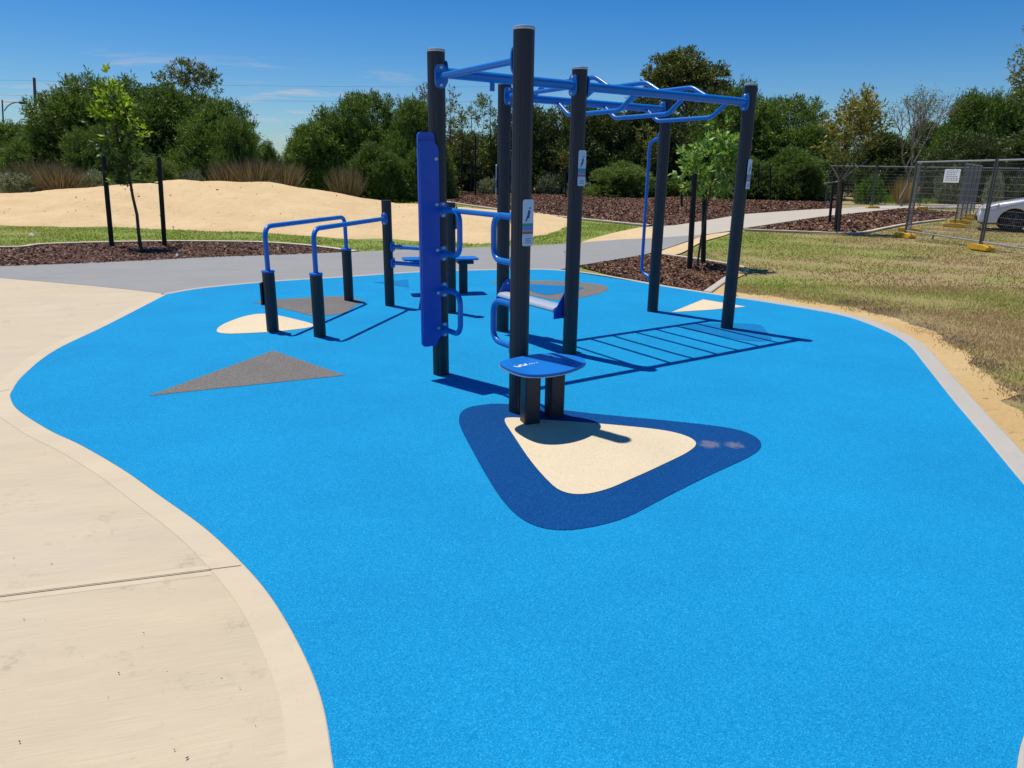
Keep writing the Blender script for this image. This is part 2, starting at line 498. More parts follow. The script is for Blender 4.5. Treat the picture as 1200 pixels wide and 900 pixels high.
def zone(name, pts, dz, mat, parent=None, kind=None, skirt=0.0):
    bm = bmesh.new()
    vs = [bm.verts.new((p.x, p.y, 0)) for p in pts]
    ed = [bm.edges.new((vs[i], vs[(i + 1) % len(vs)])) for i in range(len(vs))]
    bmesh.ops.triangle_fill(bm, use_beauty=True, edges=ed, normal=(0, 0, 1))
    bmesh.ops.bisect_plane(bm, geom=bm.verts[:] + bm.edges[:] + bm.faces[:], plane_co=(0, 18, 0), plane_no=(0, 1, 0))
    for f in bm.faces:
        if f.normal.z < 0: f.normal_flip()
    for v in bm.verts: v.co.z = terr(v.co.y) + dz
    if skirt:
        be = [e for e in bm.edges if len(e.link_faces) == 1]
        r = bmesh.ops.extrude_edge_only(bm, edges=be)
        for v in r['geom']:
            if isinstance(v, bmesh.types.BMVert): v.co.z -= skirt
    me = bpy.data.meshes.new(name); bm.to_mesh(me); bm.free(); me.materials.append(mat)
    o = mobj(name, me, parent)
    if kind: o['kind'] = kind
    return o


def strip(name, line, w, dz, mat, depth=.05, kind='structure', side=1, cham=None):
    """kerb strip of width w to one side of a polyline"""
    mb = MB(); bm = mb.bm
    n = len(line); rows = []
    for i, p in enumerate(line):
        a = line[max(i - 1, 0)]; b = line[min(i + 1, n - 1)]
        t = (b - a); t.z = 0; t.normalize(); nn = Vector((-t.y, t.x, 0)) * side
        q = p + nn * w
        z0, z1 = terr(p.y) + dz, terr(q.y) + dz
        ch = cham or min(.012, w * .15)
        rows.append([bm.verts.new(c) for c in ((p.x, p.y, z0 - depth), (p.x, p.y, z0 - ch * .6), (p.x + nn.x * ch, p.y + nn.y * ch, z0),
                                               (q.x - nn.x * ch, q.y - nn.y * ch, z1), (q.x, q.y, z1 - ch * .6), (q.x, q.y, z1 - depth))])
    for A, B in zip(rows, rows[1:]):
        for k in range(5): bm.faces.new((A[k], A[k + 1], B[k + 1], B[k]))
    o = mb.build(name, mat, angle=.4)
    o['kind'] = kind
    return o


def px(l, dz=0): return [at(x, y, dz) for x, y in l]


# ground sheet to the horizon
bm = bmesh.new()
xs = [-700, -60, -20, 20, 60, 700]; ys = [-60, 0, 18, 100, 300, 900]
gv = [[bm.verts.new((x, y, terr(y) - .04)) for x in xs] for y in ys]
for j in range(len(ys) - 1):
    for i in range(len(xs) - 1): bm.faces.new((gv[j][i], gv[j][i + 1], gv[j + 1][i + 1], gv[j + 1][i]))
me = bpy.data.meshes.new('ground'); bm.to_mesh(me); bm.free(); me.materials.append(M['turf'])
mobj('ground', me)['kind'] = 'structure'

# the blue wet-pour surface and its edge
left_edge = [(195, 345), (127, 380), (66, 409.5), (29, 438), (14, 458), (12.5, 467), (22, 481), (58, 504), (95, 521.5), (144, 550), (185, 579), (240, 618.5),
             (287, 663), (320, 703), (353, 760), (377, 820), (390, 893), (397, 960)]
back_edge = [(240, 337.5), (320, 330), (400, 325), (500, 318.5), (600, 316), (650, 316.5), (700, 322), (780, 336), (870, 350)]
right_edge = [(906, 355.5), (984, 369), (1031, 385), (1062, 402), (1086, 430), (1117, 469), (1156, 515), (1200, 568)]
Lw = px(left_edge[::-1]); Bw = px(back_edge); Rw = px(right_edge)
tail_r = [Vector(p + (0,)) for p in ((2.75, 3.2), (2.5, 2.75), (2.15, 2.35), (1.85, 2.05), (1.62, 1.83), (1.49, 1.68), (1.3, 1.42), (1.12, 1.1), (1.0, .5), (.95, -.6))]
tail_l = [Vector((-.3, -.6, 0)), Vector((-.31, .3, 0)), Vector((-.345, .95, 0))]
loop = smooth(tail_l + Lw + Bw + Rw + tail_r, 5)
pad = zone('rubber_surface', loop, 0.0, M['rub_blue'], kind='structure')
marks = [('navy_marking', 'rub_navy', [(543, 481), (560, 475.5), (598, 474), (700, 485.5), (790, 494), (855, 502), (883, 511), (892, 522), (880, 534.5), (830, 558), (780, 583), (735, 606), (692, 618), (655, 621.5), (624, 615), (600, 599), (580, 574), (560, 540), (541, 504), (538, 491)], .003, 1),
         ('beige_marking', 'rub_beige', [(591.5, 494), (600, 490), (640, 493), (700, 497), (770, 504), (802, 511), (815.5, 520), (806, 530.5), (775, 546), (740, 562), (710, 574.5), (682, 580), (660, 577), (644, 566), (622, 541), (603, 513)], .006, 1),
         ('grey_marking', 'rub_grey', [(174, 464), (320, 411), (404, 440)], .003, 0),
         ('beige_marking', 'rub_beige', [(254, 388), (262, 380), (288, 370.5), (312, 368), (345, 374), (368, 382), (330, 388), (290, 390.5), (264, 391)], .003, 1),
         ('grey_marking', 'rub_grey', [(297, 354.5), (325, 351), (365, 348.5), (398, 347), (426, 352), (403, 367.5), (370, 371.5), (340, 363.5)], .003, 0),
         ('mid_blue_marking', 'rub_mid', [(437, 331), (478, 327.5), (479.5, 337)], .003, 0),
         ('grey_marking', 'rub_grey', [(578, 331), (618, 329), (675, 330.5), (704, 334), (713, 338), (704, 343.5), (680, 349), (653, 352), (620, 345.5), (595, 337)], .003, 1),
         ('mid_blue_marking', 'rub_mid', [(612, 333.5), (650, 334.5), (684, 337.5), (660, 343.5), (637, 345.5), (618, 339)], .006, 1),
         ('beige_marking', 'rub_beige', [(787, 366), (824, 351), (874, 359.5), (835, 363)], .003, 0),
         ('mid_blue_marking', 'rub_mid', [(799, 384), (825, 379.5), (855, 379), (888, 380.5), (898, 388), (903, 399), (875, 399), (843, 393.5)], .003, 1)]
for nm, mt, pl, dz, sm in marks:
    P = px(pl)
    if sm: P = smooth(P, 5)
    zone(nm, P, dz, M[mt], parent=pad)

# trowelled kerb bands
lk = smooth(tail_l + Lw, 6, closed=False)
strip('concrete_kerb', lk, .125, .001, M['band'], side=1, cham=.004)
bk = smooth([Lw[-1]] + Bw, 5, closed=False)
strip('concrete_kerb', bk, .09, .004, M['pathlight'], side=1)
rk = smooth([Bw[-1]] + Rw + tail_r, 5, closed=False)
strip('concrete_kerb', rk, .16, .005, M['kerbgrey'], side=1)

# cream concrete apron at left
front_path = px([(-900, 255), (-500, 285), (-250, 305), (0, 325.5), (100, 334), (160, 340), (197, 344.5)])
outer = []
for i, p in enumerate(lk):
    a = lk[max(i - 1, 0)]; b = lk[min(i + 1, len(lk) - 1)]; t = (b - a); t.normalize()
    outer.append(p + Vector((-t.y, t.x, 0)) * .115)
zone('concrete_footpath', [Vector((-.6, -8, 0)), Vector((-40, -8, 0)), Vector((-40, front_path[0].y, 0))] + [p + Vector((0, .15, 0)) for p in front_path[1:]] + outer[::-1], -.003, M['cream'], kind='structure', skirt=.05)
# tooled joints across the apron
def joint(a, b, c, ext):
    A, B, Cm = at(*a), at(*b), at(*c); d = (B - A).normalized(); A -= d * ext
    n = Vector((-d.y, d.x, 0)); Lm = (Cm - A).dot(d)
    for off, w, m_, dz, E in ((0, .006, 'joint', .0022, B - d * .012), (.025, .036, 'band', -.0022, A + d * Lm), (-.025, .036, 'band', -.0022, A + d * Lm)):
        q = [A + n * (off - w / 2), E + n * (off - w / 2), E + n * (off + w / 2), A + n * (off + w / 2)]
        zone('joint_line' if m_ == 'joint' else 'joint_margin', q, dz, M[m_], parent=JP)
JP = bpy.data.objects['concrete_footpath']
joint((0, 698.5), (286, 662.5), (249, 667), 6)
joint((-60, 474), (13, 456), (-5, 460), 7)

# grey path along the back, and its pale continuation to the right
path_back = [(-900, 262), (-400, 296), (0, 312), (120, 307.5), (250, 301), (330, 298.5), (440, 294), (520, 291), (600, 288.5), (660, 285.5)]
gp = px(path_back[:-1] + [(640, 287), (682, 284), (727, 280.5), (765, 279), (805, 276), (825, 275), (805, 282.5), (776, 292.5), (750, 299.5), (681, 310.5), (655, 316)]) + \
     [p + Vector((0, .05, 0)) for p in bk[::-1]] + front_path[::-1]
zone('concrete_path', gp, .0, M['path'], kind='structure', skirt=.06)
pp = px([(760, 265.5), (790, 264), (825, 258.7), (870, 251), (940, 246), (1060, 240), (1250, 239.5), (1700, 240), (1700, 243.5), (1250, 243.5), (1060, 243.5), (960, 254), (870, 267.5), (852, 271), (825, 275), (805, 276), (765, 279), (772, 272)])
zone('concrete_path', pp, .0, M['pathlight'], kind='structure', skirt=.06)

# bare sand beside the kerb and the path
outr = [(868, 341), (906, 344.5), (984, 355.5), (1042, 368), (1093, 387), (1132, 410), (1163, 440), (1205, 478), (1300, 552), (1500, 720)]
ro = smooth(px([(860, 338)] + outr), 40, closed=False)
_w = RNG.normal(size=(len(ro), 2)); _k = np.exp(-np.linspace(-2, 2, 9) ** 2); _k2 = np.exp(-np.linspace(-2, 2, 31) ** 2)
_w = np.stack([np.convolve(_w[:, q], _k / _k.sum(), 'same') * .035 + np.convolve(_w[:, q], _k2 / _k2.sum(), 'same') * .16 for q in (0, 1)], 1)
ro = [p + Vector((_w[i, 0], _w[i, 1], 0)) * min(1, i / 30) for i, p in enumerate(ro)]
zone('sand_strip', ro + [Vector((3.5, 0, 0)), Vector((1.1, 0, 0))] + [p for p in rk[::-1]][8:], -.035, M['sandor'], kind='structure')
zone('sand_strip', smooth(px([(682, 284), (705, 276), (735, 269), (760, 265.5), (776, 272), (765, 279), (727, 280.6)]), 4), -.008, M['sand'], kind='structure')
zone('sand_strip', smooth(px([(777, 297.5), (776, 293), (805, 283), (825, 275.5), (854, 271.5), (850, 275), (822, 283), (798, 296)]), 4), -.012, M['sand'], kind='structure')
zone('sand_strip', smooth(px([(826, 342), (852, 322), (856, 309), (868, 309), (880, 316), (866, 323), (858, 330), (850, 340), (862, 347)]), 4), -.02, M['sandor'], kind='structure')


# ------------------------------------------------------------------ mulch beds with loose chips
def inside(P, poly):
    x, y = P[:, 0], P[:, 1]; r = np.zeros(len(P), bool)
    for i in range(len(poly)):
        x1, y1 = poly[i - 1].x, poly[i - 1].y; x2, y2 = poly[i].x, poly[i].y
        with np.errstate(divide='ignore', invalid='ignore'):
            r ^= ((y1 > y) != (y2 > y)) & (x < (x2 - x1) * (y - y1) / (y2 - y1) + x1)
    return r


def scatter(poly, dens, rng, cap=200000):
    x0, x1 = min(p.x for p in poly), max(p.x for p in poly); y0, y1 = min(p.y for p in poly), max(p.y for p in poly)
    n = int(min(cap, dens * (x1 - x0) * (y1 - y0)))
    P = np.stack([rng.uniform(x0, x1, n), rng.uniform(y0, y1, n)], 1)
    return P[inside(P, poly)]


def terr_a(y): return .006 * (np.clip(y, 18, 100) - 18)


def mulch(poly, dens, size, dz=-.02, cap=60000):
    bed = zone('mulch_bed', poly, dz, M['mulch'], kind='structure')
    P = scatter(poly, dens, RNG, cap); n = len(P)
    L = size * RNG.uniform(.5, 1.5, n); W = L * RNG.uniform(.25, .6, n)
    a = RNG.uniform(0, 2 * np.pi, n); e = RNG.normal(0, .35, n); k = RNG.normal(0, .5, n)
    D = np.stack([np.cos(a) * np.cos(e), np.sin(a) * np.cos(e), np.sin(e)], 1)
    Sd = np.stack([-np.sin(a) * np.cos(k), np.cos(a) * np.cos(k), np.sin(k)], 1)
    C = np.stack([P[:, 0], P[:, 1], terr_a(P[:, 1]) + dz + .012 + RNG.uniform(0, size * .35, n)], 1)
    hl = (D * L[:, None] / 2); hw = Sd * W[:, None] / 2
    V = np.stack([C - hl - hw * .7, C + hl * .9 - hw, C + hl + hw * .6, C - hl * .8 + hw], 1).reshape(-1, 3)
    o = mobj('bark_chips', arr_mesh('bark_chips', V, 4, M['chips'])); o['kind'] = 'stuff'


corner = px([(680, 311.5), (755, 298.5), (777, 298.5), (853, 309.5), (851, 323), (824, 341.5), (750, 328.5)])
mulch(corner, 900, .05)
strip('garden_kerb', px([(777, 298), (815, 303), (853, 309), (851, 323), (823, 342)]), .12, .01, M['pathlight'], side=1)
leftbed = px([(-600, 262), (-200, 285), (0, 290), (50, 286.5), (110, 284.5), (200, 283), (300, 284), (360, 288), (415, 295), (330, 299), (250, 301.5), (120, 308), (0, 312.5), (-400, 296.5)])
mulch(leftbed, 800, .05)
strip('garden_kerb', smooth(px([(-400, 277), (-200, 285), (0, 290), (50, 286.5), (110, 284.5), (200, 283), (300, 284), (360, 288), (415, 295)]), 4, closed=False), .13, .02, M['edging'], side=1)
farbed = px([(466, 226), (490, 231), (545, 240), (600, 247.5), (660, 254.5), (760, 264.5), (790, 263.4), (825, 258), (870, 250.4), (940, 245.6), (985, 243), (975, 232), (900, 226), (760, 224), (600, 222), (510, 220)])
mulch(farbed, 110, .1, cap=120000)
strip('garden_kerb', smooth(px([(466, 226), (490, 231), (545, 240), (600, 247.5), (660, 254.5), (760, 264.5)]), 4, closed=False), .16, .03, M['edging'], side=1)
rbed = px([(872, 269), (960, 254.8), (1058, 244.5), (1125, 249), (1105, 257), (1060, 262.5), (1035, 267), (1000, 273), (940, 271.5)])
mulch(rbed, 150, .1)
strip('garden_kerb', smooth(px([(872, 269), (940, 271.5), (1000, 273), (1035, 267), (1060, 262.5), (1105, 257)]), 4, closed=False), .13, .03, M['edging'], side=-1)

# ------------------------------------------------------------------ lawn blades
def grass(poly, dens, h, cap=240000, wide=.006, thin=None, y0=-99, y1=999, x1=999):
    xa, xb = min(p.x for p in poly), min(x1, max(p.x for p in poly)); ya, yb = max(y0, min(p.y for p in poly)), min(y1, max(p.y for p in poly))
    n = int(min(cap, dens * (xb - xa) * (yb - ya)))
    P = np.stack([RNG.uniform(xa, xb, n), RNG.uniform(ya, yb, n)], 1)
    wob = np.stack([np.sin(P[:, 1] * 9 + 2 * np.sin(P[:, 0] * 5)), np.sin(P[:, 0] * 8 + 2 * np.sin(P[:, 1] * 6))], 1) * .05 + RNG.normal(size=(n, 2)) * .05
    P = P[inside(P + wob, poly)]
    if thin is not None: P = P[thin(P)]
    n = len(P); hh = h * RNG.uniform(.4, 1.3, n); a = RNG.uniform(0, 2 * np.pi, n)
    C = np.stack([P[:, 0], P[:, 1], terr_a(P[:, 1]) - .04], 1)
    w = np.stack([np.cos(a), np.sin(a), np.zeros(n)], 1) * (wide * RNG.uniform(.6, 1.4, n))[:, None]
    lean = RNG.normal(size=(n, 3)) * np.array([.55, .55, 0]) + np.array([0, 0, 1.])
    T = C + unit(lean) * (hh + .02)[:, None]
    V = np.stack([C - w, C + w, T], 1).reshape(-1, 3)
    o = mobj('lawn_grass', arr_mesh('lawn_grass', V, 3, M['blade'])); o['kind'] = 'stuff'


def patchy(P):
    v = np.sin(P[:, 0] * 2.1 + 1.3 * np.sin(P[:, 1] * 1.7)) + np.sin(P[:, 1] * 2.9 + 1.1 * np.sin(P[:, 0] * 2.3)) + RNG.normal(0, .9, len(P))
    return v > -.9


lawn = px([(830, 333), (858, 312), (800, 297), (830, 283), (880, 268.5), (940, 272.5), (1000, 274), (1040, 267.5), (1090, 261), (1300, 262), (1700, 300), (1700, 560), (1300, 548), (1200, 476), (1163, 444), (1132, 414), (1093, 391), (1042, 370.5), (984, 357.5), (906, 346), (868, 341)])
grass(lawn, 2600, .017, cap=900000, thin=patchy, wide=.0042, y0=0, y1=11.5, x1=14)
grass(lawn, 420, .016, cap=400000, thin=patchy, wide=.011, y0=11.5, y1=60, x1=40)
grass(px([(1090, 261), (1130, 250), (1250, 249), (1700, 262), (1700, 300), (1300, 262)]), 60, .06, wide=.02)
verge = px([(-500, 255), (0, 264), (200, 266), (320, 272), (400, 279), (480, 283), (600, 279), (660, 270), (655, 255), (750, 264.5), (700, 276), (655, 284), (600, 287), (520, 289.5), (440, 292), (400, 292), (360, 286), (300, 282), (200, 281), (110, 282.5), (50, 284.5), (0, 288), (-200, 283)])
grass(verge, 420, .02, wide=.012, cap=200000, thin=patchy)
grass(px([(395, 226), (470, 224), (490, 232.5), (545, 242), (490, 244), (440, 236)]), 60, .1, wide=.02)

# ------------------------------------------------------------------ sand mound
S_FRONT = [(-1.6, 25), (-.9, 22), (-.66, 21), (-.45, 20.3), (-.28, 19), (-.15, 17.9), (-.06, 17.6), (.0, 18.3), (.06, 20.5), (.1, 23)]
S_TOP = [(-1.6, .35), (-.8, .5), (-.68, .56), (-.57, .92), (-.45, 1.14), (-.33, 1.13), (-.25, .82), (-.16, .44), (-.08, .35), (0, .25), (.05, .1), (.1, .0)]
def lerp(T, s): return float(np.interp(s, [a for a, _ in T], [b for _, b in T]))
bm = bmesh.new(); rows = []
nS, nY = 230, 44
for i in range(nS + 1):
    s = -1.6 + 1.7 * i / nS
    f, hgt = lerp(S_FRONT, s), lerp(S_TOP, s)
    f += .25 * math.sin(s * 31) + .15 * math.sin(s * 67 + 1)
    r = max(f + 4, 27 - 4 * max(0, s + .3)); b_ = r + 6
    row = []
    for j in range(nY + 1):
        q = j / nY; y = f + (b_ - f) * q
        k = (y - f) / (r - f) if y < r else 1 - (y - r) / (b_ - r)
        k = max(0, min(1, k)); k = k * k * (3 - 2 * k) if y >= r else (.55 * math.sin(k * math.pi / 2) + .45 * k * k * (3 - 2 * k))
        z = hgt * k + (.05 * math.sin(s * 40 + y * 1.3) * math.sin(y * 2.1 + s * 17) + .03 * math.sin(s * 90 + y * 3)) * min(1, k * 3) * min(1, hgt * 2)
        edge = (-.09 if j in (0, nY) else -.02) - .05 * max(0, min(1, (s - .02) / .05))
        row.append(bm.verts.new((s * y, y, terr(y) + z + edge)))
    rows.append(row)
for A, B in zip(rows, rows[1:]):
    for j in range(nY): bm.faces.new((A[j], B[j], B[j + 1], A[j + 1])).smooth = True
bmesh.ops.recalc_face_normals(bm, faces=bm.faces)
me = bpy.data.meshes.new('sand_mound'); bm.to_mesh(me); bm.free(); me.materials.append(M['sand'])
mobj('sand_mound', me)['kind'] = 'structure'

vz = np.array([v.co[:] for v in me.vertices]); vz = vz[(vz[:, 0] / vz[:, 1] > -.95) & (vz[:, 2] > .12)]
P = vz[RNG.integers(0, len(vz), 520)] + RNG.normal(size=(520, 3)) * np.array([.25, .12, 0.0])
D = RNG.normal(size=(520, 3)) * np.array([1, 1, .2]); L = .025 + RNG.exponential(.022, 520)
o = mobj('sand_debris', arr_mesh('sand_debris', leaves(P + np.array([0, 0, .02]), D, L, L * .6, RNG), 4, M['bark'])); o['kind'] = 'stuff'

# ------------------------------------------------------------------ fitness frame
U = Vector((math.cos(R_(34)), math.sin(R_(34)), 0)); Vv = Vector((-U.y, U.x, 0)); Z = Vector((0, 0, 1))
pL = Vector((-.603, 5.817, 0)); pMid = pL + U * 1.383; pRt = pMid + U * 2.24; pHid = pMid + Vv * 1.17; pRear = pRt + Vv * 1.17; pMain = pL - Vv * 1.16
PR = .067


def post(parent, p, h, r=PR, cap=True, top='galv', rot=0):
    mb = MB(); n = 64
    ring = []
    for k in range(n):
        a = 2 * math.pi * k / n + rot
        g = k % 8
        rr = r * (.94 if g == 0 else (.99 if g in (1, 7) else 1.0))
        ring.append(Vector((p.x + rr * math.cos(a), p.y + rr * math.sin(a), -.02)))
    mb.prism(ring, (0, 0, h + .02))
    o = mb.build('post', M['post'], parent, angle=.35)
    if cap:
        MB().cyl(p + Z * (h + .001), r * 1.04, .022, 32, bev=.007).build('cap', M[top], o)
    return o


def bolt(mb, c, d, r=.014, h=.012):
    d = Vector(d).normalized(); c = Vector(c)
    mb.tube([c, c + d * h * .6, c + d * h], [r, r, r * .6], 10)


def flange(parent, p, d, z, name='flange', w=.05, h=.17, owner=None):
    """oval bolt plate on post p facing direction d at height z"""
    d = Vector((d[0], d[1], 0)).normalized(); s = Vector((-d.y, d.x, 0))
    c = p + d * (PR - .004) + Z * z
    pts = []
    for k in range(24):
        a = 2 * math.pi * k / 24
        ca, sa = math.cos(a), math.sin(a)
        pts.append(c + s * (w * abs(ca) ** .6 * (1 if ca > 0 else -1)) + Z * (h / 2 * abs(sa) ** .6 * (1 if sa > 0 else -1)))
    o = MB().prism(pts, d * .014).build(name, M['blue'], parent)
    for q in (-1, 1):
        mb = MB(); bolt(mb, c + d * .013 + Z * q * h * .36, d); mb.build('bolt', M['galv'], o)
    return o


def bend(pts, r, k=6):
    """polyline with rounded corners"""
    pts = [Vector(p) for p in pts]; out = [pts[0]]
    for a, b, c in zip(pts, pts[1:], pts[2:]):
        d1 = (a - b).normalized(); d2 = (c - b).normalized()
        rr = min(r, (a - b).length * .49, (c - b).length * .49)
        p0, p2 = b + d1 * rr, b + d2 * rr
        for i in range(k + 1):
            t = i / k; out.append(p0 * (1 - t) ** 2 + b * 2 * t * (1 - t) + p2 * t * t)
    out.append(pts[-1])
    return out


fr = thing('fitness_frame', 'tall fitness frame of six charcoal posts with blue overhead monkey bars', 'fitness frame', pMid, local=False)
posts = {}
for k, p, h in (('L', pL, 2.5), ('main', pMain, 2.49), ('mid', pMid, 2.49), ('rt', pRt, 2.52), ('hid', pHid, 2.47), ('rear', pRear, 2.5)):
    posts[k] = post(fr, p, h, rot=R_(34))
RZ = 2.365


def rail(a, b, z, r, name, parent=fr, fl=True, z2=None):
    d = (b - a).normalized(); z2 = z if z2 is None else z2
    o = MB().tube([a + d * PR + Z * z, b - d * PR + Z * z2], r, 20).build(name, M['blue'], parent)
    if fl:
        flange(o, a, d, z); flange(o, b, -d, z2)
    return o


rail(pL, pMid, RZ, .039, 'top_rail'); rail(pMid, pRt, RZ, .039, 'top_rail'); rail(pHid, pRear, RZ, .039, 'top_rail')
rail(pL, pMain, RZ - .035, .022, 'pull_up_bar')
rail(pMid, pHid, RZ, .019, 'pull_up_bar')
mb = MB(); mb.cyl(pL + U * .5 + Z * (RZ - .1), .02, .07, 12); mb.build('stop_peg', M['blue'], fr)
for k in range(6):
    a = pMid + U * (.34 + .315 * k); b = a + Vv * 1.17
    s = 1 if k % 2 == 0 else -1
    dz = .115 if s > 0 else -.15
    iz = .02 if s > 0 else -.02
    pts = bend([a + Z * (RZ + iz) + Vv * .01, a + Vv * .2 + Z * (RZ + dz), b - Vv * .2 + Z * (RZ + dz), b + Z * (RZ + iz) - Vv * .01], .05)
    MB().tube(pts, .0215, 14).build('rung', M['blue'], fr)
# lower crossbar and hand loops between the two near-left posts
rail(pL, pMain, 1.36, .019, 'crossbar', fl=False)
for p, d, zs in ((pL, -Vv, ((1.36, 1.02), (.73, .40))), (pMain, Vv, ((1.36, 1.05), (.76, .46)))):
    for z1, z0 in zs:
        a = p + d * PR
        pts = bend([a + Z * z1, a + d * .27 + Z * z1, a + d * .27 + Z * z0, a + Z * z0], .1, 8)
        o = MB().tube(pts, .0215, 16).build('hand_loop', M['blue'], fr)
        for z in (z1, z0): flange(o, p, d, z, w=.036, h=.12)
# narrow blue climbing panel bolted to the far-left post
def rrect(w0, w1, z0, z1, r, cut=0):
    P = []
    for cx, cz, a0, rr in ((w1, z1, 0, max(r, cut)), (w0, z1, 90, r), (w0, z0, 180, r), (w1, z0, 270, max(r, cut))):
        sx = -1 if cx == w1 else 1; sz = -1 if cz == z1 else 1
        for k in range(7):
            a = R_(a0 + 90 * k / 6)
            P.append((cx + sx * rr + rr * math.cos(a), cz + sz * rr + rr * math.sin(a)))
    return P
c0 = pL - Vv * (PR + .004)
P2 = [pL - Vv * .043 + U * w + Z * z for w, z in rrect(-.2, -.06, .27, 1.93, .03)]
pan = MB().prism(P2, -Vv * .026).build('climbing_panel', M['bluedk'], fr)
P3 = [c0 + U * w + Z * z for w, z in rrect(-.196, -.035, .3, 1.87, .02, .08)]
MB().prism(P3, -Vv * .014).build('face_plate', M['bluedk'], pan)
for z in (1.74, 1.4, 1.05, .71, .42):
    mb = MB(); bolt(mb, c0 - Vv * .014 - U * .06 + Z * z, -Vv, .015, .012); mb.build('bolt', M['galv'], pan)
for z in (1.7, 1.55, .95):
    mb = MB(); bolt(mb, c0 - Vv * .014 - U * .16 + Z * z, -Vv, .008, .004); mb.build('screw', M['bluedk'], pan)

# pale rolled seat between two posts, on blue gusset brackets
SC = []
for w, z in ((-.125, .392), (-.135, .407), (-.127, .427), (-.1, .44), (-.03, .445), (.03, .442), (.075, .425), (.085, .41), (.075, .392), (.03, .386), (-.1, .386)):
    SC.append(pMid + Vv * .10 + U * w + Z * z)
seat = MB().prism(SC, Vv * .97).build('seat', M['seatgrey'], fr, angle=.9)
for p, d in ((pMid, Vv), (pHid, -Vv)):
    c = p + d * (PR + .012)
    tri = [c - U * .135 + Z * .33, c + U * .06 + Z * .33, c + U * .06 + Z * .57, c - U * .02 + Z * .57, c - U * .135 + Z * .39]
    o = MB().prism(tri, d * .012).build('bracket', M['bluedk'], seat)
    for q in ((-.1, .355), (.0, .36), (0, .53)):
        mb = MB(); bolt(mb, c + d * .012 + U * q[0] + Z * q[1], d, .013, .01); mb.build('bolt', M['galv'], o)
mb = MB(); bolt(mb, pMid + Vv * .1 - U * .137 + Z * .407, -U, .018, .012); mb.build('bolt', M['galv'], seat)

# vertical grab pole on the rear post
a = pRear + Vv * PR
pts = bend([a + Z * 2.06, a + Vv * .17 + Z * 2.02, a + Vv * .17 + Z * .46, a + Z * .41], .12, 8)
o = MB().tube(pts, .02, 16).build('grab_pole', M['blue'], fr)
for z in (2.06, .41): flange(o, pRear, Vv, z, w=.036, h=.12)


def sign(parent, p, deg, zc, hgt=.3, w=.085, name='sign_plate'):
    """printed instruction plate strapped to a post, facing compass angle deg"""
    d = Vector((math.cos(R_(deg)), math.sin(R_(deg)), 0)); s = Vector((-d.y, d.x, 0))
    c = p + d * (PR + .003) + Z * zc
    P = [c + s * x + Z * z for x, z in rrect(-w / 2, w / 2, -hgt / 2, hgt / 2, .014)]
    o = MB().prism(P, d * .008).build(name, M['sign'], parent)
    # standing figure pictogram
    f = c + d * .0082
    mb = MB()
    for q in ([(-.008, .03), (.004, .03), (.012, .075), (.0, .085), (-.006, .06)], [(.004, .09), (.013, .09), (.013, .1), (.004, .1)], [(-.02, .01), (-.013, .008), (-.002, .04), (-.009, .045)]):
        mb.prism([f + s * x * 1.3 + Z * z for x, z in q], d * .0015)
    mb.build('pictogram', M['ink'], o)
    mb = MB()
    for z, l in ((-.105, .055), (-.118, .045), (-.131, .05)):
        mb.prism([f + s * x + Z * (z + y) for x, y in ((-l / 2, 0), (l / 2, 0), (l / 2, .005), (-l / 2, .005))], d * .0015)
    mb.build('fine_print', M['inkgrey'], o)
    return o


sign(fr, pMain, -52, 1.33); sign(fr, pMid, -52, 1.69); sign(fr, pRt, -40, 1.66)
sign(fr, pHid, 172, 1.57); sign(fr, pHid, 15, 1.62)
# ------------------------------------------------------------------ step platform by the near post
bc = Vector((.2, 4.57, 0))
stp = thing('step_platform', 'low blue step board on two charcoal stub posts, standing on the navy and beige marking', 'step platform', bc, local=False)
la, lb = Vector((.126, 4.62, 0)), Vector((.3, 4.765, 0))
corners = [at(x, y, .44) for x, y in ((586, 424), (594, 431), (614, 437.5), (640, 438), (668, 433), (685.5, 424.5), (680, 418), (652, 413.5), (632, 414), (606, 418))]
for p in corners: p.z = 0
ring = smooth(corners, 6)
bo = MB().prism([p + Z * .417 for p in ring], (0, 0, .02)).build('step_board', M['blue'], stp)
MB().prism([bc + (p - bc) * 1.012 + Z * .415 for p in ring], (0, 0, .006)).build('edge_trim', M['galv'], bo)
mb = MB(); o0 = at(607, 431, .4375); dx = at(640, 424, .4375) - o0; dx.z = 0; dx.normalize(); dy = Vector((-dx.y, dx.x, 0))
for x0, pts in ((0, [(0, .05), (.012, 0), (.02, .03), (.03, 0), (.042, .05)]), (.055, [(0, .05), (.01, .004), (.02, .035), (.03, .004), (.04, .05)])):
    for (ax, ay), (bx, by) in zip(pts, pts[1:]):
        mb.prism([o0 + dx * (x0 + ax) + dy * ay, o0 + dx * (x0 + ax + .009) + dy * ay, o0 + dx * (x0 + bx + .009) + dy * by, o0 + dx * (x0 + bx) + dy * by], (0, 0, .0012))
for k, (x0, hh) in enumerate(((.115, .03), (.135, .034), (.155, .028), (.18, .03))):
    mb.prism([o0 + dx * x0 + dy * 0.012, o0 + dx * (x0 + .005) + dy * .012, o0 + dx * (x0 + .008) + dy * hh, o0 + dx * (x0 + .003) + dy * hh], (0, 0, .001))
mb.build('lettering', M['print_white'], bo)
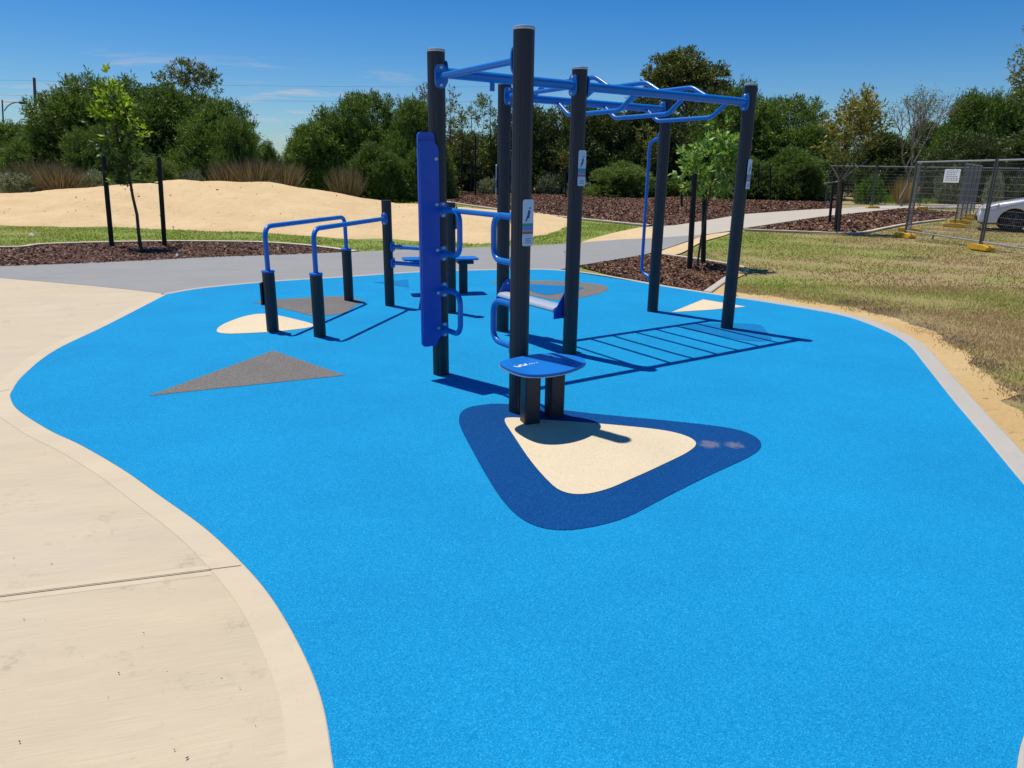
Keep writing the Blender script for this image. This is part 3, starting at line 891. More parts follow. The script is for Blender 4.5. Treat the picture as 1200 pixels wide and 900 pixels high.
for p in (la, lb):
    mb = MB(); n = 4; sq = []
    hw, c = .056, .012
    for sx, sy in ((1, 1), (-1, 1), (-1, -1), (1, -1)):
        sq += [(sx * hw, sy * (hw - c)), (sx * (hw - c), sy * hw)] if sx * sy > 0 else [(sx * (hw - c), sy * hw), (sx * hw, sy * (hw - c))]
    rr = R_(20); pts = [p + Vector((x * math.cos(rr) - y * math.sin(rr), x * math.sin(rr) + y * math.cos(rr), -.02)) for x, y in sq]
    mb.prism(pts, (0, 0, .434)); mb.build('leg', M['post'], stp)
for p in (at(663, 421, .4372), at(646, 417.5, .4372)):
    mb = MB(); bolt(mb, p, Z, .014, .005); mb.build('bolt', M['galv'], bo)

# ------------------------------------------------------------------ dip bars and push-up bench
b1, b2, b3, p4, p5 = at(320, 388), at(375, 394), at(409, 352), at(457, 358), at(529, 366)
dip = thing('dip_bar_station', 'low fitness station with two parallel blue dip bars bent over short charcoal sleeves', 'dip bars', b2, local=False)
for p, h in ((b1, .62), (b2, .63), (b3, .655)):
    o = post(dip, p, h, .062, cap=False)
    MB().cyl(p + Z * (h + .001), .068, .022, 28, bev=.006).build('collar', M['blue'], o)
post(dip, p4, 1.3, .06, cap=False); post(dip, p5, 1.3, .06, cap=False)
DZ = 1.085
pts = bend([b1 + Z * .63, b1 + Z * DZ, b3 + Z * (DZ - .01), b3 + Z * .665], .13, 8)
MB().tube(pts, .025, 16).build('dip_bar', M['blue'], dip)
d4 = (p4 - b2).normalized()
pts = bend([b2 + Z * .64, b2 + Z * DZ, p4 - d4 * .055 + Z * (DZ - .0)], .13, 8)
o = MB().tube(pts, .025, 16).build('dip_bar', M['blue'], dip)
flange(o, p4 - d4 * .005, -d4, DZ, w=.04, h=.15)
d45 = (p5 - p4).normalized()
for z in (.745, .545):
    o = MB().tube([p4 + d45 * .055 + Z * z, p5 - d45 * .055 + Z * z], .025, 16).build('push_up_bar', M['blue'], dip)
    flange(o, p4, d45, z, w=.04, h=.13); flange(o, p5, -d45, z, w=.04, h=.13)
# plates on these posts
d = Vector((-1, .1, 0)).normalized(); s = Vector((-d.y, d.x, 0))
MB().prism([b1 + d * .062 + s * x + Z * z for x, z in rrect(-.05, .05, .28, .52, .012)], d * .02).build('back_plate', M['post'], dip)
MB().prism([p5 - d * .06 + s * x + Z * z for x, z in rrect(-.05, .05, 1.0, 1.25, .012)], -d * .02).build('back_plate', M['post'], dip)
# bench
lg = at(543, 343)
be = thing('sit_up_bench', 'low blue exercise bench board on one charcoal leg behind the climbing panel', 'bench', lg, local=False)
e0, e1 = at(473, 344.5), at(559, 342); dd = (e1 - e0).normalized(); nn = Vector((-dd.y, dd.x, 0))
mid = (e0 + e1) / 2; hl = (e1 - e0).length / 2
P = [mid + dd * (x) + nn * y + Z * .47 for x, y in rrect(-hl, hl, -.17, .17, .06)]
bb = MB().prism(P, (0, 0, .022)).build('bench_board', M['blue'], be)
MB().box(lg + Z * .44 + dd * .02, (.22, .24, .05), math.atan2(dd.y, dd.x), .01).build('head_plate', M['post'], be)
post(be, lg, .415, .062, cap=False)
q = e0 + dd * .25
MB().box(q + Z * .447, (.3, .06, .04), math.atan2(dd.y, dd.x), .008).build('support_arm', M['blue'], be)
MB().tube([q + Z * .44 - dd * .1, p4 + d45 * .3 + Z * .545], .016, 10).build('support_strut', M['blue'], be)


# ------------------------------------------------------------------ trees and plants
def limb(mb, a, b, r0, r1, wob=.06, n=5, seg=7):
    a, b = Vector(a), Vector(b); L = (b - a).length; pts = []; rs = []
    for i in range(n + 1):
        t = i / n
        w = Vector((random.gauss(0, 1), random.gauss(0, 1), random.gauss(0, .4))) * L * wob * (1 if 0 < i < n else 0)
        pts.append(a.lerp(b, t) + w); rs.append(r0 + (r1 - r0) * t)
    mb.tube(pts, rs, seg)
    return pts


def stake(name, label, base, top, r=.028, group=None, mat='stake'):
    b, t = Vector(base), Vector(top)
    d = t - b
    mb = MB(); mb.tube([b - d.normalized() * .1, t - d.normalized() * .04, t], [r, r, r * .75], 8)
    o = mb.build(name, M[mat]); tag(o, label, 'tree stake', group)
    return o


def top_at(base, xy):
    """point above base's distance seen at photo pixel"""
    return at_y(xy[0], xy[1], base.y)


# young lime-leaved tree in the left bed
tb = at(165, 290)
t1 = thing('young_tree', 'lime green young tree leaning between two dark stakes beside the sand mound', 'tree', tb)
t1.scale = (.95, .95, .855)
mb = MB(); trunk = [Vector((0, 0, -.05)), Vector((-.05, 0, .35)), Vector((-.1, .02, .8)), Vector((-.19, 0, 1.25)), Vector((-.3, .05, 1.8)), Vector((-.45, .0, 2.4)), Vector((-.6, 0, 3.0)), Vector((-.68, 0, 3.7))]
trunk = [Vector((p.x + p.z * .13, p.y, p.z)) for p in trunk]
mb.tube(trunk, [.042, .036, .033, .03, .026, .02, .014, .006], 9)
tl = [(-.72, 0, 3.85, .13, .3), (-.66, .05, 3.5, .24, .28), (-.8, 0, 3.05, .26, .24), (-.5, -.05, 3.1, .3, .28), (-.38, .05, 2.72, .36, .3), (-.05, -.05, 2.5, .22, .2), (-.72, .05, 2.5, .26, .24), (-.45, -.05, 2.2, .34, .3), (-.15, .1, 2.05, .28, .26), (-.4, .1, 1.7, .26, .22)]
tl = [(l[0] + l[2] * .13,) + l[1:] for l in tl]
for l in tl:
    k = 2 + int(l[2] > 1.9) + int(l[2] > 2.3)
    q = limb(mb, trunk[min(k + 1, 6)], l[:3], .012, .004, .05, 4, 5)
    for _ in range(5):
        e = Vector(l[:3]) + Vector((random.gauss(0, 1), random.gauss(0, 1), random.gauss(.2, .8))) * l[3] * .6
        limb(mb, q[2], e, .005, .002, .05, 3, 4)
mb.build('trunk', M['bark'], t1)
r1 = np.random.default_rng(3)
Vt = np.concatenate([foliage(tl[:4], 40, 8, .15, .17, .08, r1, up=.5, spread=.9, inner=.5), foliage(tl[3:6], 34, 8, .17, .15, .065, r1, up=.2, spread=1.0, inner=.6), foliage(tl[4:], 16, 8, .17, .15, .065, r1, up=.2, spread=1.0, inner=.6)])
tag(mobj('crown', arr_mesh('crown', Vt, 4, M['lime']), t1), 'lime new growth at the top')
Vt = np.concatenate([foliage(tl[2:], 62, 8, .17, .15, .065, r1, up=.2, spread=1.0, inner=.6), foliage(tl[6:], 16, 8, .17, .15, .065, r1, up=.1, spread=1.0, inner=.6)])
tag(mobj('crown', arr_mesh('crown', Vt, 4, M['oldleaf']), t1), 'darker green older leaves below')
sb1, sb2 = at(131, 288), at(193, 288)
stake('tree_stake', 'dark leaning timber stake to the left of the lime green young tree', sb1, top_at(sb1, (121, 180)), .05)
stake('tree_stake', 'dark timber stake to the right of the lime green young tree', sb2, top_at(sb2, (186, 184)), .05)
mb = MB(); A = top_at(sb1, (126, 213)); B = top_at(sb2, (188, 215)); Cc = tb + Vector((-.22, 0, 1.42))
mb.tube([A, (A + Cc) / 2 - Z * .01, Cc, (B + Cc) / 2 - Z * .01, B], .014, 6)
tag(mb.build('tree_tie', M['strap']), 'dark strap tying the lime green young tree to its two stakes', 'tree tie')

# bright green young tree in the corner bed
tb = at(817, 311)
t2 = thing('young_tree', 'small bright green tree between two dark stakes in the corner mulch bed', 'tree', tb)
t2.scale = (.92, .92, .96)
mb = MB(); trunk = [Vector((0, 0, -.05)), Vector((.03, 0, .5)), Vector((.08, .0, 1.0)), Vector((.14, 0, 1.5)), Vector((.22, 0, 2.1)), Vector((.28, 0, 2.6))]
mb.tube(trunk, [.022, .02, .018, .016, .012, .005], 8)
tl = [(.25, 0, 2.0, .52, .42), (.5, .05, 2.15, .4, .34), (-.12, -.05, 1.75, .42, .32), (.3, 0, 2.5, .26, .26), (.6, .0, 1.7, .38, .3), (.2, .1, 1.45, .42, .28), (.8, 0, 2.0, .2, .2)]
tl = [(l[0] - l[2] * .07,) + l[1:] for l in tl]
for l in tl:
    q = limb(mb, trunk[3], l[:3], .01, .004, .06, 4, 5)
    for _ in range(5):
        e = Vector(l[:3]) + Vector((random.gauss(0, 1), random.gauss(0, 1), random.gauss(.2, .8))) * l[3] * .6
        limb(mb, q[2], e, .005, .002, .05, 3, 4)
mb.build('trunk', M['bark'], t2)
r2 = np.random.default_rng(5)
mobj('crown', arr_mesh('crown', foliage(tl, 190, 8, .15, .14, .062, r2, up=.25, spread=1.0, inner=.6), 4, M['fresh']), t2)
s1, s2 = at(808, 314), at(824, 308)
stake('tree_stake', 'nearer dark stake left of the small bright green tree', s1, top_at(s1, (814, 203)), .05)
stake('tree_stake', 'farther dark stake right of the small bright green tree', s2, top_at(s2, (826, 214)), .05)


# shrub prototypes: unit crowns (about 2 wide, 1.9 tall)
def bush_lobes(seed, n=26):
    """puffs spread over an uneven dome"""
    r = random.Random(seed); L = [(0, 0, .8, .5, .7)]
    for k in range(n):
        e = r.uniform(-.15, 1.0); a = k * 2.4 + r.uniform(-.3, .3); c = math.sqrt(max(0, 1 - max(0, e) ** 2))
        q = r.uniform(.62, .9)
        L.append((math.cos(a) * c * q * .78, math.sin(a) * c * q * .78, .5 + e * q * 1.05, r.uniform(.2, .36), r.uniform(.18, .33)))
    for k in range(7): L.append((math.cos(k * .9 + .4) * .62, math.sin(k * .9 + .4) * .62, .26, .34, .3))
    return L


def unit_crown(V):
    """scale crown vertices to half-width 1 and height 1"""
    r = np.quantile(np.hypot(V[:, 0], V[:, 1]), .97); h = np.quantile(V[:, 2], .995)
    return V / np.array([r, r, h]), (r, h)


BUSH = []
for s_ in range(5):
    rg = np.random.default_rng(40 + s_); lb_ = bush_lobes(s_)
    V_, q_ = unit_crown(foliage(lb_, 3700, 24, .16, .06, .0145, rg, up=.5, spread=.7, inner=.3))
    BUSH.append((arr_mesh('crown', V_, 4, M['acacia']), lb_, q_))
DARK = []
for s_ in range(3):
    rg = np.random.default_rng(80 + s_); lb_ = bush_lobes(20 + s_)
    V_, q_ = unit_crown(foliage(lb_, 3300, 20, .18, .06, .018, rg, up=.8, spread=.65, inner=.3))
    DARK.append((arr_mesh('crown', V_, 4, M['acacia2']), lb_, q_))
LOW = []
for s_ in range(3):
    rg = np.random.default_rng(120 + s_); lb_ = [(0, 0, .4, .6, .5)] + [(math.cos(a) * .5, math.sin(a) * .5, .3, .42, .4) for a in (0, 1.2, 2.4, 3.7, 5.)]
    LOW.append((lb_, rg))
LOWM = {k: [arr_mesh('crown', foliage(lb_, 420, 14, .22, .13, .035, rg, up=.6, spread=.6, inner=.3), 4, M[k]) for lb_, rg in LOW[:2]] for k in ('silver', 'acacia', 'weed')}


def bush_trunk(lobes, q):
    mb = MB()
    for l in lobes[1:12]:
        limb(mb, (random.uniform(-.08, .08), random.uniform(-.08, .08), -.05), (l[0] * .9 / q[0], l[1] * .9 / q[0], l[2] / q[1]), .03, .008, .05, 4, 5)
    return mb


TRK = {}


def bush(name, label, proto, xl, xr, ytop, Y, sy=None, rz=None, group=None, cat='shrub'):
    """shrub spanning photo columns xl..xr, crown top ytop, standing at distance Y"""
    a, b = at_y(xl, 210, Y), at_y(xr, 210, Y)
    w = (b.x - a.x) / 2; z0 = terr(Y) - .05
    h = at_y((xl + xr) / 2, ytop, Y).z - z0
    me, lobes, q_ = proto
    t = thing(name, label, cat, ((a.x + b.x) / 2, Y, z0), random.uniform(0, 6.28) if rz is None else rz, group)
    t.scale = (w * 1.04, (sy or w) * 1.04, h)
    mobj('crown', me, t)
    if me.name not in TRK:
        o = bush_trunk(lobes, q_).build('trunk', M['barkdark'], t); TRK[me.name] = o.data
    else: mobj('trunk', TRK[me.name], t)
    return t


GA = 'dark green acacia shrubs behind the sand mound'
bush('acacia_shrub', 'dense green shrub cut by the left edge of the photo, behind the sand mound', BUSH[0], -45, 85, 146, 40, group=GA)
bush('acacia_shrub', 'tall dense green shrub right behind the lime green young tree', BUSH[1], 48, 195, 96, 39, group=GA)
bush('acacia_shrub', 'tall rounded shrub under the umbrella-shaped gum crown', BUSH[2], 150, 272, 106, 40, group=GA)
bush('acacia_shrub', 'shrub sloping down to the gap with the house roof', BUSH[3], 212, 308, 124, 38, group=GA)
bush('acacia_shrub', 'shrub with a steep right flank closing the left shrub mass', BUSH[0], 248, 309, 142, 36.5, group=GA)
bush('acacia_shrub', 'forward shrub filling the left mass behind the left stake', BUSH[2], 10, 100, 150, 37, group=GA)
bush('acacia_shrub', 'broad shrub filling the skyline behind the lime green young tree', BUSH[3], 85, 235, 101, 43, group=GA)
bush('acacia_shrub', 'broad shrub filling the skyline right of the umbrella-shaped gum', BUSH[4], 190, 303, 116, 42.5, group=GA)
bush('acacia_shrub', 'lower shrub bulging forward at the foot of the left shrub mass', BUSH[4], 85, 165, 150, 36, group=GA)
bush('acacia_shrub', 'low shrub between the dark stakes of the young tree', BUSH[0], 150, 215, 186, 31, group=GA)
bush('acacia_shrub', 'small distant shrub left of the grey house roof', BUSH[1], 296, 330, 168, 60, group=GA)
bush('acacia_shrub', 'small distant shrub right of the grey house roof', BUSH[2], 330, 372, 166, 62, group=GA)
bush('acacia_shrub', 'spreading shrub on the right side of the sky gap, left end of its clump', BUSH[3], 338, 438, 134, 44, group=GA)
bush('acacia_shrub', 'tallest shrub left of the blue climbing panel', BUSH[4], 380, 486, 113, 45, group=GA)
bush('acacia_shrub', 'shrub rising directly behind the blue climbing panel', BUSH[0], 446, 530, 120, 43, group=GA)
bush('acacia_shrub', 'low forward shrub at the foot of the clump left of the climbing panel', BUSH[1], 410, 475, 170, 38, group=GA)
bush('acacia_shrub', 'low shrub just left of the climbing panel at the lawn edge', BUSH[2], 462, 512, 178, 39, group=GA)
GD = 'dark shrubs behind the large mulch bed'
bush('dark_shrub', 'dark upright shrub between the two nearest tall posts', DARK[0], 560, 672, 128, 56, group=GD)
bush('dark_shrub', 'very dark dense shrub right of the middle post', DARK[1], 630, 745, 124, 55, group=GD)
bush('dark_shrub', 'dark shrub behind the blue grab pole', DARK[2], 700, 800, 118, 54, group=GD)
bush('dark_shrub', 'dark shrub under the tall round gum crown', DARK[0], 770, 880, 112, 57, group=GD)
bush('dark_shrub', 'dark shrub filling the gap behind the thin saplings', DARK[1], 500, 590, 158, 58, group=GD)
bush('acacia_shrub', 'big green shrub left of the right-hand post, crown above the rails', BUSH[3], 800, 915, 106, 53, group=GD)
bush('acacia_shrub', 'tall green shrub just right of the right-hand post', BUSH[4], 850, 975, 118, 52, group=GD)
bush('acacia_shrub', 'broad green shrub left of the broken-topped sapling', BUSH[0], 905, 990, 148, 50, group=GD)
bush('acacia_shrub', 'low green shrub beside the path bend on the right', BUSH[1], 895, 968, 176, 47, group=GD)
bush('acacia_shrub', 'low green shrub behind the small bright green tree', BUSH[2], 835, 905, 185, 48, group=GD)
bush('acacia_shrub', 'low green shrub left of the blue grab pole', BUSH[3], 690, 770, 192, 49, group=GD)
GR = 'shrubs behind the temporary fence'
bush('acacia_shrub', 'dark shrub behind the fence left of the bare tree', DARK[2], 985, 1075, 158, 56, group=GR)
bush('acacia_shrub', 'dense shrub behind the bare tree', BUSH[4], 1040, 1120, 146, 57, group=GR)
bush('acacia_shrub', 'tall dense shrub right of the bare tree', BUSH[0], 1085, 1180, 112, 52, group=GR)
bush('acacia_shrub', 'tall dense shrub behind the white car', BUSH[1], 1130, 1240, 108, 53, group=GR)
bush('acacia_shrub', 'shrub bulging low behind the fence sign', DARK[0], 1080, 1170, 160, 48, group=GR)
bush('acacia_shrub', 'dark shrub straight above the bonnet of the car', DARK[1], 1160, 1275, 150, 47, group=GR)
bush('acacia_shrub', 'shrub beyond the right edge of the photo', BUSH[2], 1215, 1330, 120, 52, group=GR)
bush('acacia_shrub', 'shrub beyond the left edge of the photo', BUSH[3], -150, -25, 130, 40, group=GA)
for k, (xl, xr, yt, Y, mt, lab) in enumerate([
        (-10, 48, 206, 31, 'silver', 'low silvery shrub on the sand mound crest at the left edge'),
        (80, 140, 205, 33, 'silver', 'low silvery shrub behind the left stake'),
        (205, 245, 204, 32, 'silver', 'small grey-green shrub on the mound crest below the umbrella-shaped gum'),
        (268, 335, 209, 33, 'silver', 'low silvery shrub in front of the brown tussocks'),
        (395, 452, 204, 38, 'silver', 'grey-green shrub behind the far dip bar'),
        (624, 668, 208, 52, 'silver', 'pale silver shrub on the mulch between the near and middle posts'),
        (660, 700, 214, 51, 'silver', 'pale silver shrub just right of the middle post'),
        (556, 596, 212, 50, 'silver', 'small pale shrub left of the hidden rear post'),
        (700, 760, 206, 50, 'acacia', 'low dark green shrub left of the grab pole on the mulch'),
        (760, 812, 212, 51, 'acacia', 'low green shrub behind the stakes of the small green tree'),
        (480, 540, 214, 44, 'acacia', 'low green shrub at the foot of the climbing panel shrubs'),
        (1095, 1130, 205, 45, 'silver', 'pale shrub seen through the fence below the sign'),
        (1155, 1180, 208, 42, 'silver', 'pale shrub seen through the fence near the car bonnet'),
        (1000, 1045, 212, 43, 'weed', 'low bright green shrub behind the fence left of the straw tussock')]):
    me = LOWM[mt][k % 2]
    a, b = at_y(xl, 210, Y), at_y(xr, 210, Y)
    z0 = terr(Y) - .05
    if Y < 34: z0 += .45
    h = max(.35, at_y((xl + xr) / 2, yt, Y).z - z0)
    t = mobj('low_shrub', me); t.location = ((a.x + b.x) / 2, Y, z0); w = (b.x - a.x) / 2
    t.scale = (w, w * .8, h / .85); t.rotation_euler.z = random.uniform(0, 6.28)
    tag(t, lab, 'low shrub', 'low shrubs along the back edge')


# tussocks
def tussock_mesh(mat, seed, n=900):
    r = np.random.default_rng(seed)
    a = r.uniform(0, 2 * np.pi, n); q = r.random(n) ** .7
    base = np.stack([np.cos(a) * .35 * q, np.sin(a) * .35 * q, np.zeros(n)], 1)
    d = unit(np.stack([np.cos(a) * q * .75, np.sin(a) * q * .75, np.ones(n)], 1) + r.normal(size=(n, 3)) * .16)
    L = r.uniform(.55, 1.1, n)
    return arr_mesh('tussock', leaves(base, d, L, .022, r), 4, mat)


TU = [tussock_mesh(M['tussock'], 1), tussock_mesh(M['tussock'], 2), tussock_mesh(M['tan'], 3, 700)]
for k, (xc, hw, yt, Y, mi, lab) in enumerate([
        (20, 26, 197, 32, 0, 'brown grass tussock nearest the left edge on the mound crest'), (48, 28, 189, 32.5, 1, 'tallest brown grass tussock on the left mound crest'), (68, 24, 194, 31.5, 0, 'brown grass tussock right of its taller neighbour, left of the young tree'),
        (268, 22, 190, 33, 1, 'brown grass tussock at the left end of its row of three, by the gap'), (298, 26, 187, 33, 0, 'middle brown grass tussock of the row below the sky gap'), (330, 24, 190, 33.5, 1, 'brown grass tussock at the right end of its row, below the house roof'),
        (404, 20, 196, 36, 0, 'single brown grass tussock behind the dip bars'),
        (1062, 13, 208, 43, 2, 'straw-coloured grass tussock seen through the fence')]):
    c = at_y(xc, 210, Y); z0 = terr(Y) - .05 + (.5 if Y < 34 else 0)
    a = at_y(xc - hw, 210, Y); b = at_y(xc + hw, 210, Y)
    t = mobj('grass_tussock', TU[mi]); t.location = (c.x, Y, z0)
    h = max(.5, at_y(xc, yt, Y).z - z0)
    t.scale = ((b.x - a.x) / 1.3, (b.x - a.x) / 1.5, h / .9); t.rotation_euler.z = k * 1.7
    tag(t, lab, 'grass tussock', 'dry grass tussocks')
# weeds behind the fence
wp = px([(1000, 238), (1180, 238.5), (1180, 226), (1010, 224)])
P = scatter(wp, 14, RNG, 40000); n = len(P)
C = np.stack([P[:, 0], P[:, 1], terr_a(P[:, 1]) - .04], 1)
V = np.concatenate([leaves(C + RNG.normal(size=(n, 3)) * np.array([.1, .1, 0]), RNG.normal(size=(n, 3)) * .6 + np.array([0, 0, 1.]), RNG.uniform(.15, .5, n), .07, RNG) for _ in range(3)])
o = mobj('ground_cover', arr_mesh('ground_cover', V, 4, M['weed'])); o['kind'] = 'stuff'


# taller trees
def tree(name, label, base, trunk, lobes, mat, bark_, nclump, nleaf, twig, ll, lw, r0=.12, seed=1, up=.3, group=None, inner=.5, spread=.9, limbs=True, loc_z=-.05):
    t = thing(name, label, 'tree', base, group=group)
    mb = MB(); pts = [Vector(p) for p in trunk]; n = len(pts)
    mb.tube(pts, [r0 * (1 - .7 * i / (n - 1)) for i in range(n)], 8)
    random.seed(seed)
    if limbs:
        for l in lobes:
            k = max(1, n - 2 - random.randint(0, 1))
            q = limb(mb, pts[k], l[:3], r0 * .3, r0 * .08, .07, 5, 5)
            for _ in range(3):
                e = Vector(l[:3]) + Vector((random.gauss(0, 1), random.gauss(0, 1), random.gauss(0, .7))) * l[3] * .6
                limb(mb, q[3], e, r0 * .12, r0 * .04, .08, 3, 4)
    mb.build('trunk', M[bark_], t)
    if nclump:
        mobj('crown', arr_mesh('crown', foliage(lobes, nclump, nleaf, twig, ll, lw, np.random.default_rng(seed), up=up, spread=spread, inner=inner), 4, M[mat]), t)
    return t


def ppm(Y): return F / (Y * .985)   # rough photo pixels per metre at distance Y


def rel(base, x, y):
    p = at_y(x, y, base.y); return p - base


B = Vector((at_y(226, 210, 44).x, 44, terr(44)))
lob = [(*rel(B, x, y)[:], r, r * .55) for x, y, r in ((203, 96, .95), (222, 86, 1.0), (241, 97, .9), (232, 92, .9), (212, 104, .7), (245, 104, .5))]
tree('gum_tree', 'gum tree with a flat umbrella-shaped crown above the left shrubs', B, [(0, 0, 0), (0, 0, 2.5), rel(B, 227, 140), rel(B, 224, 112)], lob, 'euc', 'barkpale', 210, 12, .35, .22, .06, r0=.14, seed=21, inner=.5)
B = Vector((at_y(805, 210, 62).x, 62, terr(62)))
lob = [(*(rel(B, x, y) + Vector((0, dy, 0)))[:], r, r * .85) for x, y, r, dy in ((785, 92, 1.9, 0), (805, 80, 1.5, .5), (830, 100, 1.6, -.3), (800, 104, 2.2, 0), (775, 100, 1.1, -1), (842, 112, 1.0, 0), (790, 120, 2.0, .6))]
tree('gum_tree', 'tall gum tree with a big rounded crown above the monkey bars', B, [(0, 0, 0), (0, 0, 3), (.1, 0, 5), rel(B, 800, 110)], lob, 'euc', 'bark', 1700, 14, .45, .27, .1, r0=.22, seed=22, inner=.35)
SAP = 'thin saplings behind the climbing panel'
for k, (x, yt, Y, wd, lab, mt) in enumerate([(497, 104, 52, 13, 'sapling with bronze leaves rising left of the climbing panel post', 'autumn'), (527, 108, 53, 14, 'slender bronze-leaved sapling just right of the climbing panel post', 'autumn'),
                                           (552, 118, 52, 18, 'slender olive-leaved sapling midway between the climbing panel and the hidden post', 'euc'), (574, 112, 54, 14, 'tall thin green sapling next to the hidden rear post', 'acacia'),
                                           (541, 130, 50, 14, 'shorter olive sapling in the row behind the hand loops', 'euc'), (762, 150, 50, 16, 'olive-leaved sapling behind the blue grab pole', 'euc')]):
    B = Vector((at_y(x, 210, Y).x, Y, terr(Y)))
    lob = [(*rel(B, x + random.uniform(-wd, wd) * .6, yt + 10 + (215 - yt) * q)[:], wd / ppm(Y) * random.uniform(.4, .75), wd / ppm(Y) * .7) for q in (0, .1, .2, .32, .45, .58)]
    tree('sapling', lab, B, [(0, 0, 0), (.05, 0, 2), rel(B, x + 1, yt + 45), rel(B, x, yt)], lob, mt, 'barkdark', 90, 11, .4, .24, .06, r0=.055, seed=60 + k, group=SAP, inner=.6)
for k, (x, yb, yt, Y, lab) in enumerate([(541, 228, 178, 47, 'thin dark stake among the saplings, left of the pair'), (557, 228, 160, 47, 'taller thin dark stake among the saplings behind the hand loops'), (663, 232, 196, 46, 'thin dark stake on the mulch just left of the middle post'),
                                         (889, 232, 192, 46, 'thin dark stake right of the right-hand post'), (903, 232, 194, 45, 'thin dark stake standing right of its twin beside the right-hand post'), (771, 244, 200, 34, 'thin dark stake behind the blue grab pole'), (799, 240, 214, 36, 'short dark stake left of the small bright green tree')]):
    b = Vector((at_y(x, yb, Y).x, Y, terr(Y)))
    stake('plant_stake', lab, b, top_at(b, (x, yt)), .055, 'plant stakes in the large mulch bed')
B = Vector((at_y(660, 210, 46.5).x, 46.5, terr(46.5)))
tree('sapling', 'tiny sapling with a small bronze crown on the mulch left of the middle post', B, [(0, 0, 0), (0, 0, .8), rel(B, 660, 195), rel(B, 661, 184)], [(*rel(B, 661, 186)[:], .35, .4), (*rel(B, 663, 194)[:], .3, .3)], 'autumn', 'barkdark', 26, 10, .3, .2, .06, r0=.03, seed=77)
# right sapling with pale branches
B = at(983, 272)
lob = [(*rel(B, x, y)[:], r, r) for x, y, r in ((1002, 130, .55), (1015, 142, .45), (990, 150, .5), (1022, 128, .3), (978, 168, .35), (1004, 165, .5), (970, 150, .25), (1012, 120, .3), (985, 182, .3), (1020, 160, .3))]
t3 = tree('young_tree', 'half-bare young tree with pale branches and yellowing leaves left of the temporary fence', B, [(0, 0, -.05), rel(B, 984, 245), rel(B, 985, 215), rel(B, 992, 180), rel(B, 1002, 140)], lob, 'gold', 'bark', 190, 9, .25, .15, .055, r0=.05, seed=31, inner=.7)
mb = MB()
for x, y in ((1018, 186), (968, 188), (1010, 172), (965, 215)): limb(mb, rel(B, 985, 212), rel(B, x, y), .022, .008, .03, 4, 6)
mb.build('branch', M['barkpale'], t3)
for x, yb, xt, yt, lab in ((972, 262, 977, 206, 'thin dark stake left of the half-bare young tree'), (980.5, 270.5, 986, 206, 'thick dark stake tied against the trunk of the half-bare young tree')):
    b = at(x, yb); stake('tree_stake', lab, b, top_at(b, (xt, yt)), .05 if x < 975 else .1)
# bare tree
B = Vector((at_y(1062, 210, 40).x, 40, terr(40)))
tb_ = thing('bare_tree', 'nearly leafless tree with fine fanning twigs above the temporary fence', 'tree', B)
mb = MB(); random.seed(5)
def fan(a, d, L, r, depth, tips):
    b = a + d * L
    limb(mb, a, b, r, r * .7, .05, 3, 5)
    if depth == 0: tips.append(b); return
    for k in range(3 if depth > 1 else 2):
        nd = (d + Vector((random.gauss(0, .38), random.gauss(0, .38), random.gauss(.08, .22)))).normalized()
        fan(b, nd, L * random.uniform(.6, .85), r * .62, depth - 1, tips)
tips = []
fan(Vector((0, 0, -.05)), Vector((.05, 0, 1)), 1.7, .085, 0, []); 
for d in ((-.42, 0, 1), (.12, .2, 1), (.3, -.1, 1), (-.15, -.2, 1.2), (.05, .1, 1.2)):
    fan(Vector((.08, 0, 1.6)), Vector(d).normalized(), 1.4, .05, 4, tips)
mb.build('trunk', M['barkmid'], tb_)
rt = np.random.default_rng(9); T = np.array([t[:] for t in tips]); T = T[rt.integers(0, len(T), 1100)] + rt.normal(size=(1100, 3)) * .12
mobj('crown', arr_mesh('crown', leaves(T, rt.normal(size=(1100, 3)), .13, .04, rt), 4, M['euc']), tb_)
# tree reaching in at the right edge
B = Vector((at_y(1238, 210, 33).x, 33, terr(33)))
lob = [(*rel(B, x, y)[:], r, r * .7) for x, y, r in ((1204, 72, .5), (1203, 100, .55), (1215, 88, .8), (1235, 60, 1.3), (1240, 95, 1.3), (1250, 30, 1.2), (1270, 70, 1.5), (1206, 118, .35))]
tree('gum_tree', 'gum tree at the right edge with only its leafy branch tips in view', B, [(0, 0, 0), (0, 0, 2.5), (.1, 0, 4.2), rel(B, 1240, 70)], lob, 'euc', 'barkpale', 420, 13, .35, .2, .06, r0=.16, seed=51, inner=.5)
B = Vector((at_y(1012, 210, 58).x, 58, terr(58)))
lob = [(*rel(B, x, y)[:], r, r * .9) for x, y, r in ((1012, 130, 1.2), (1000, 145, 1.2), (1024, 148, 1.1), (1010, 160, 1.6))]
tree('gum_tree', 'olive gum tree behind the half-bare young tree', B, [(0, 0, 0), (0, 0, 2.5), (.1, 0, 4.), rel(B, 1010, 135)], lob, 'gold', 'bark', 330, 12, .4, .25, .08, r0=.15, seed=52)

# ------------------------------------------------------------------ temporary fence
PW, PH = 2.4, 2.1


